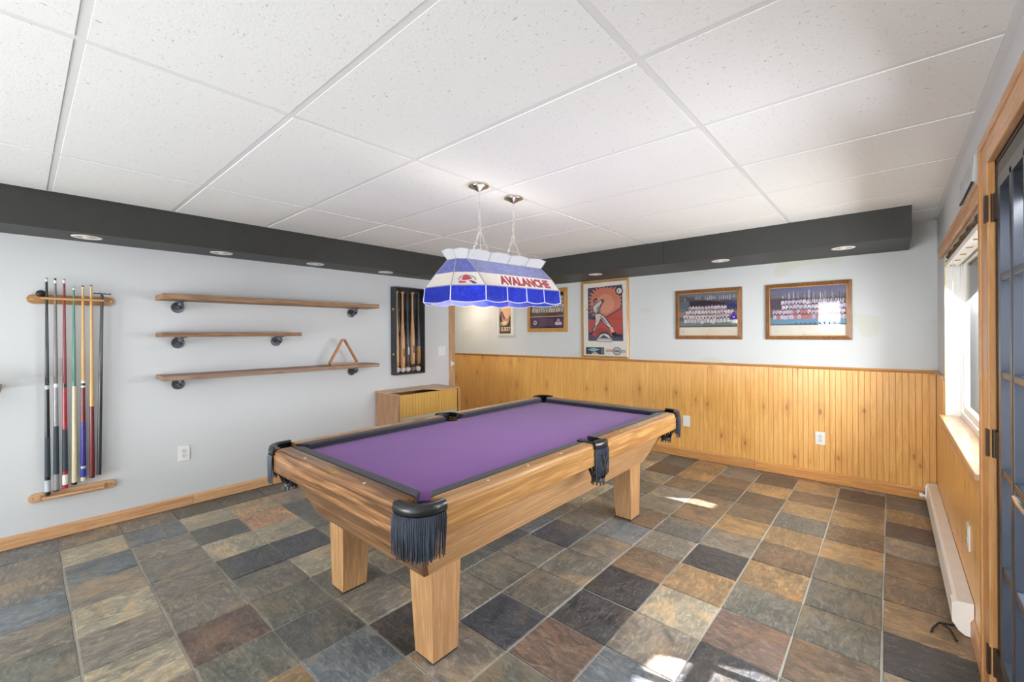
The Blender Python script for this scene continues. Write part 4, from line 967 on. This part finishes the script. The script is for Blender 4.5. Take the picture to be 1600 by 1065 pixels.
# ------------------------------------------------------------------ framed art on the back wall
class Art:
    """flat print built from coloured polygons; u to the right, v upwards, metres"""
    def __init__(s, w, h): s.w, s.h, s.m, s.mats, s.z = w, h, MB(), [], 0
    def idx(s, c):
        key = 'ink_%d_%d_%d' % tuple(c)
        mt = plain(key, c, .7, var=.03, spec=.2)
        if mt not in s.mats: s.mats.append(mt)
        return s.mats.index(mt)
    def poly(s, pts, c, layer=None):
        i = s.idx(c); s.z += 1; y = -(.0005+.00004*(s.z if layer is None else layer))
        vs_ = [s.m.bm.verts.new((u*s.w, y, v*s.h)) for u, v in pts]
        f = s.m.bm.faces.new(vs_); f.material_index = i
    def rect(s, u0, v0, u1, v1, c, **k): s.poly([(u0, v0), (u1, v0), (u1, v1), (u0, v1)], c, **k)
    def disc(s, u, v, r, c, n=10, ry=None, **k):
        ry = ry or r*s.w/s.h; s.poly([(u+r*math.cos(i*2*PI/n), v+ry*math.sin(i*2*PI/n)) for i in range(n)], c, **k)
    def build(s, name, parent, loc):
        me = bpy.data.meshes.new(name); s.m.bm.normal_update()
        for f in s.m.bm.faces:
            if f.normal.y > 0: f.normal_flip()
        s.m.bm.to_mesh(me); s.m.bm.free()
        for mt in s.mats: me.materials.append(mt)
        return link(name, me, parent, loc)
def frame_art(name, label, x0, x1, z0, z1, fw, fmat, depth=.022, glass=True, backing=(236, 228, 214), lip=None):
    t = thing(name, label, 'framed picture', (x0, YB, z0)); W, H = x1-x0, z1-z0
    def mitre(a, b, c, d):     # outer a->b, inner d->c
        m = MB(); lo = [(a[0], 0, a[1]), (b[0], 0, b[1]), (c[0], 0, c[1]), (d[0], 0, d[1])]
        hi = [(a[0], -depth*.7, a[1]), (b[0], -depth*.7, b[1]), (c[0], -depth, c[1]), (d[0], -depth, d[1])]
        m.hexa(lo, hi); m.build('frame_side', fmat, t)
    O = [(0, 0), (W, 0), (W, H), (0, H)]; I = [(fw, fw), (W-fw, fw), (W-fw, H-fw), (fw, H-fw)]
    for k in range(4): mitre(O[k], O[(k+1) % 4], I[(k+1) % 4], I[k])
    if lip:
        m = MB(); a = fw; 
        for (u0, v0, u1, v1) in ((a, a, W-a, a+.006), (a, H-a-.006, W-a, H-a), (a, a, a+.006, H-a), (W-a-.006, a, W-a, H-a)): m.box(u0, u1, -depth+.004, -depth+.009, v0, v1)
        m.build('inner_lip', lip, t)
    MB().box(fw*.5, W-fw*.5, -.006, 0, fw*.5, H-fw*.5).build('backing', plain('art_mat_%d_%d_%d' % backing, backing, .8, var=.01), t)
    if glass: MB().box(fw*.8, W-fw*.8, -.0125, -.0105, fw*.8, H-fw*.8).build('glass', thin_glass('picture_glass', (1, 1, 1), 1.36), t)
    return t, W-2*fw, H-2*fw
GOLD = wood('gold_frame', (206, 156, 84), (170, 116, 52), 'Z', 2, .3, 'Object', cath=False, coat=.3); WALN = wood('oak_dark_frame', (164, 112, 62), (98, 60, 30), 'Z', 2.2, .35, 'Object', cath=False, contrast=1.4)
WHF = plain('white_frame', (236, 230, 220), .4, var=.01)
rnd = random.Random(3)
def team(a, u0, u1, rows, s=.022, jersey=((232, 222, 226), (214, 200, 206)), skin=((150, 108, 96), (96, 66, 62)), legs=(222, 214, 216), gap=1.0):
    for (v, nn, dx) in rows:
        for k in range(nn):
            u = u0+(u1-u0)*(k+.5)/nn+dx+rnd.uniform(-.003, .003); vv = v+rnd.uniform(-.008, .008); r = s
            a.poly([(u-r, vv-r*2.6), (u+r, vv-r*2.6), (u+r*1.1, vv+r*.5), (u+r*.5, vv+r*1.4), (u-r*.5, vv+r*1.4), (u-r*1.1, vv+r*.5)], rnd.choice(jersey), layer=10+int(30*(1-v)))
            a.disc(u, vv+r*2.2, r*.52, rnd.choice(skin), 7, layer=11+int(30*(1-v)))
            if rnd.random() < .6: a.disc(u, vv+r*2.9, r*.55, (60, 46, 84), 6, ry=r*.55, layer=12+int(30*(1-v)))
            if rnd.random() < .5: a.rect(u-r*.15, vv-r*2.4, u+r*.15, vv-r*.2, (150, 140, 160), layer=12+int(30*(1-v)))
# 1 small MT ELBERT print
t, W, H = frame_art('framed_print', 'narrow white-framed MT ELBERT mountain print beside the purple-bordered team photo', -4.515, -4.205, 1.34, 1.93, .032, WHF, .035, False, (214, 196, 170))
a = Art(W, H)
a.rect(0, 0, 1, 1, (120, 100, 74)); a.rect(0, .62, 1, 1, (250, 226, 196)); a.rect(0, .42, 1, .72, (244, 190, 146)); 
a.poly([(0, .55), (.18, .66), (.42, .44), (.62, .40), (.85, .56), (1, .62), (1, .3), (0, .3)], (214, 150, 108)); a.poly([(.04, .60), (.2, .66), (.5, .42), (.32, .40)], (122, 106, 128))
a.poly([(0, .5), (.12, .56), (.22, .36), (.16, .2), (0, .2)], (86, 76, 52)); a.poly([(1, .5), (.82, .48), (.74, .34), (.62, .2), (1, .2)], (92, 74, 52)); a.poly([(.28, .33), (.5, .36), (.66, .32), (.5, .22), (.25, .22)], (232, 206, 170)); a.rect(0, 0, 1, .24, (96, 72, 52))
pr = a.build('print', t, (.032, -.007, .032))
for body, zz, sz in (('MT', .155, .075), ('ELBERT', .075, .075)):
    me = text_mesh(body, sz, .0003, 0, .001); me.materials.append(plain('print_lettering', (240, 220, 190), .6, var=.01)); o = link('lettering', me, t); o.rotation_euler = (PI/2, 0, 0); o.location = (.032+W*(.27 if body == 'MT' else .5), -.0105, .02+zz); o.scale = (.95 if body == 'MT' else .80, 1.15, 1)
# 2 team photo in gold frame with purple border
t, W, H = frame_art('framed_team_photo', 'gold-framed team photograph with purple lower band, partly behind the lamp', -3.93, -3.245, 1.392, 1.985, .052, GOLD, .026, True, (70, 56, 60))
a = Art(W, H); a.rect(0, 0, 1, 1, (52, 44, 50)); a.rect(.02, .36, .98, .44, (116, 84, 62)); a.rect(0, .315, 1, .345, (204, 170, 160))
a.rect(.02, .02, .98, .30, (84, 52, 96)); a.rect(.28, .06, .70, .28, (112, 84, 108)); a.disc(.14, .16, .055, (226, 206, 206), 14); a.disc(.14, .16, .03, (150, 116, 140), 12)
a.poly([(.74, .08), (.92, .08), (.93, .16), (.88, .17), (.86, .23), (.83, .27), (.80, .23), (.78, .17), (.73, .16)], (228, 212, 212)); a.poly([(.79, .16), (.83, .23), (.87, .16)], (130, 96, 130))
team(a, .03, .97, [(.86, 13, 0), (.74, 14, .0), (.62, 14, .01), (.52, 13, 0)], .028, ((226, 216, 204), (206, 196, 186)), ((110, 76, 60), (70, 48, 44)))
a.build('print', t, (.052, -.007, .052))
# 3 big batter poster
X0, X1, Z0, Z1 = -3.025, -2.360, 1.058, 2.032
t, W, H = frame_art('framed_poster', 'tall gold-framed poster of a batter on an orange sunburst', X0, X1, Z0, Z1, .026, GOLD, .024, True, (250, 244, 234))
a = Art(W, H)
U = lambda x, y: ((x-92)/(612-92), 1-(y-(112-28*(x-92)/520))/(1000-(112-28*(x-92)/520)))
def pp(pts, c): a.poly([U(*p) for p in pts], c)
DKP = (92, 88, 106)
pp([(150, 165), (557, 132), (568, 815), (152, 820)], DKP)
def clampp(x, y): return (min(max(x, 156), 558), min(max(y, 150), 800))
star = []
for k in range(56):
    aa = k*2*PI/56; r = 265 if k % 2 else 190
    star.append(clampp(365+r*.9*math.cos(aa), 345+r*math.sin(aa)*.92))
pp(star, (226, 140, 114)); pp([(365+105*math.cos(k*PI/8), 360+120*math.sin(k*PI/8)) for k in range(16)], (234, 160, 130))
pp([(158, 545), (225, 560), (370, 512), (470, 455), (556, 390), (560, 745), (380, 775), (160, 755)], (206, 92, 80)); pp([(300, 640), (420, 690), (330, 770), (240, 770), (225, 700)], (190, 72, 66)); pp([(370, 512), (470, 455), (556, 390), (556, 420), (470, 480), (385, 530)], (150, 84, 92))
pp([(155, 700), (190, 720), (230, 780), (152, 800)], (104, 84, 104)); pp([(440, 745), (560, 725), (562, 805), (430, 805)], (84, 78, 98))
WHT, SHD, OUT = (226, 214, 206), (150, 140, 150), (66, 60, 74)
pp([(128, 432), (140, 440), (250, 372), (244, 360)], (150, 118, 104))
pp([(206, 396), (250, 352), (322, 306), (344, 330), (306, 404), (300, 470), (236, 484), (204, 436)], OUT); pp([(214, 398), (254, 360), (316, 316), (328, 332), (290, 396), (288, 464), (244, 474), (216, 436)], WHT); pp([(262, 404), (300, 380), (290, 464), (256, 470)], SHD)
pp([(214, 330), (222, 298), (250, 286), (270, 300), (268, 330), (244, 350), (222, 348)], (96, 84, 104)); pp([(232, 322), (262, 316), (262, 338), (240, 346)], (196, 146, 122)); pp([(306, 308), (336, 300), (356, 324), (342, 350), (316, 346)], (120, 92, 96))
pp([(228, 480), (304, 474), (366, 522), (412, 590), (446, 640), (410, 668), (350, 612), (306, 560), (284, 612), (258, 650), (232, 700), (204, 706), (200, 690), (232, 632), (240, 570)], OUT)
pp([(238, 486), (300, 484), (356, 528), (402, 596), (432, 636), (410, 654), (356, 602), (306, 540), (276, 606), (252, 634), (236, 620), (248, 570)], WHT); pp([(300, 500), (340, 540), (390, 610), (372, 604), (312, 544)], SHD); pp([(240, 640), (262, 622), (232, 690), (208, 696)], (206, 196, 196))
pp([(412, 652), (444, 640), (466, 704), (434, 716)], (232, 190, 186)); pp([(436, 716), (470, 706), (520, 740), (556, 752), (552, 766), (446, 760)], (58, 54, 70)); pp([(196, 706), (220, 708), (210, 734), (166, 742), (164, 730)], (74, 66, 84))
pp([(525+44*math.cos(k*PI/7), 210+48*math.sin(k*PI/7)) for k in range(14)], (70, 66, 84)); pp([(525+32*math.cos(k*PI/7), 208+35*math.sin(k*PI/7)) for k in range(14)], (236, 228, 222)); pp([(510, 188), (516, 184), (522, 208), (514, 232), (508, 228)], (170, 120, 120))
pp([(350+88*math.cos(PI*k/12), 790-92*math.sin(PI*k/12)) for k in range(13)], (84, 80, 90)); pp([(350+70*math.cos(PI*k/12), 788-60*math.sin(PI*k/12)) for k in range(13)], (232, 228, 222)); pp([(290, 784), (340, 742), (364, 756), (408, 784)], (96, 88, 104))
pp([(258, 786), (442, 784), (442, 832), (260, 834)], (188, 180, 184)); pp([(272, 796), (430, 795), (430, 820), (272, 822)], (222, 216, 214))
pp([(124, 897), (345, 895), (347, 984), (124, 984)], (66, 66, 82)); pp([(140, 926), (220, 904), (300, 922), (225, 954)], (166, 204, 214)); pp([(235+45*math.cos(PI*k/8), 984-26*math.sin(PI*k/8)) for k in range(9)], (226, 206, 184)); pp([(308, 905), (338, 905), (338, 975), (308, 975)], (120, 140, 150))
pp([(368, 918), (450, 922), (450, 948), (368, 952)], (222, 184, 168)); pp([(545, 918), (596, 922), (596, 955), (545, 955)], (196, 194, 194))
pp([(497+48*math.cos(k*PI/9), 938+50*math.sin(k*PI/9)) for k in range(18)], (110, 112, 122)); pp([(497+39*math.cos(k*PI/9), 938+41*math.sin(k*PI/9)) for k in range(18)], (206, 206, 208)); pp([(472, 930), (522, 929), (522, 946), (472, 947)], (92, 92, 100))
a.build('print', t, (.026, -.007, .026))
# 4 & 5 team photographs in dark oak frames
t, W, H = frame_art('framed_team_photo', 'smaller dark-oak-framed team photograph, left of the pair, with purple mascot side', -1.800, -1.128, 1.298, 1.832, .036, WALN, .026, True, (248, 234, 212), GOLD)
a = Art(W, H); a.rect(0, .20, 1, 1, (96, 92, 106)); a.rect(0, .84, 1, 1, (112, 110, 122)); a.rect(.2, .62, .9, .82, (70, 54, 66)); a.rect(.8, .62, 1, .78, (74, 74, 120)); a.rect(0, .55, .18, .82, (116, 120, 128)); a.rect(0, .44, 1, .56, (170, 130, 110)); a.rect(0, .22, 1, .36, (120, 134, 122)); a.rect(0, .205, 1, .235, (84, 92, 96))
for k in range(26): a.rect(.1+k*.033, .80+.06*rnd.random(), .118+k*.033, .88+.05*rnd.random(), rnd.choice(((140, 138, 150), (84, 82, 96), (170, 166, 176))))
team(a, .18, .82, [(.66, 12, 0)], .022); team(a, .12, .93, [(.56, 15, 0)], .022); team(a, .08, .86, [(.45, 15, 0), (.36, 14, .01)], .022, gap=1)
a.disc(.93, .42, .045, (86, 50, 160), 12, layer=60); a.disc(.93, .50, .03, (110, 70, 190), 10, layer=61); a.disc(.93, .42, .02, (200, 170, 220), 8, layer=62)
a.disc(.41, .31, .028, (226, 214, 216), 10, layer=60); a.disc(.60, .31, .028, (226, 214, 216), 10, layer=60); a.disc(.08, .1, .02, (190, 200, 205), 8); a.rect(.86, .07, .95, .11, (208, 196, 186)); a.disc(.49, .02, .008, (150, 110, 80), 6)
a.build('print', t, (.036, -.007, .036))
t, W, H = frame_art('framed_team_photo', 'larger dark-oak-framed team photograph nearest the window, with blue turf strip', -.918, -.250, 1.298, 1.830, .034, WALN, .026, True, (232, 226, 212), GOLD)
a = Art(W, H); a.rect(0, .22, 1, 1, (104, 98, 116)); a.rect(0, .86, 1, 1, (104, 100, 140)); a.rect(0, .56, .2, .86, (92, 78, 96)); a.rect(0, .24, 1, .38, (112, 156, 182)); a.rect(0, .225, 1, .245, (96, 96, 132))
for k in range(30): u = .12+k*.029; a.rect(u, .68, u+.012, .80+.14*rnd.random(), rnd.choice(((62, 60, 70), (140, 136, 150), (190, 186, 196), (84, 80, 90))))
team(a, .16, .98, [(.70, 17, 0), (.60, 17, .01)], .021, ((228, 214, 228), (206, 192, 212))); team(a, .04, .98, [(.50, 20, 0), (.40, 20, .01)], .021, ((222, 200, 214), (206, 182, 196), (200, 120, 120)))
for k in range(10): a.rect(.36+k*.06, .235, .375+k*.06, .27, (80, 84, 120))
a.disc(.1, .10, .015, (206, 200, 180), 8); a.disc(.47, .03, .012, (180, 184, 180), 8)
a.build('print', t, (.034, -.007, .034))
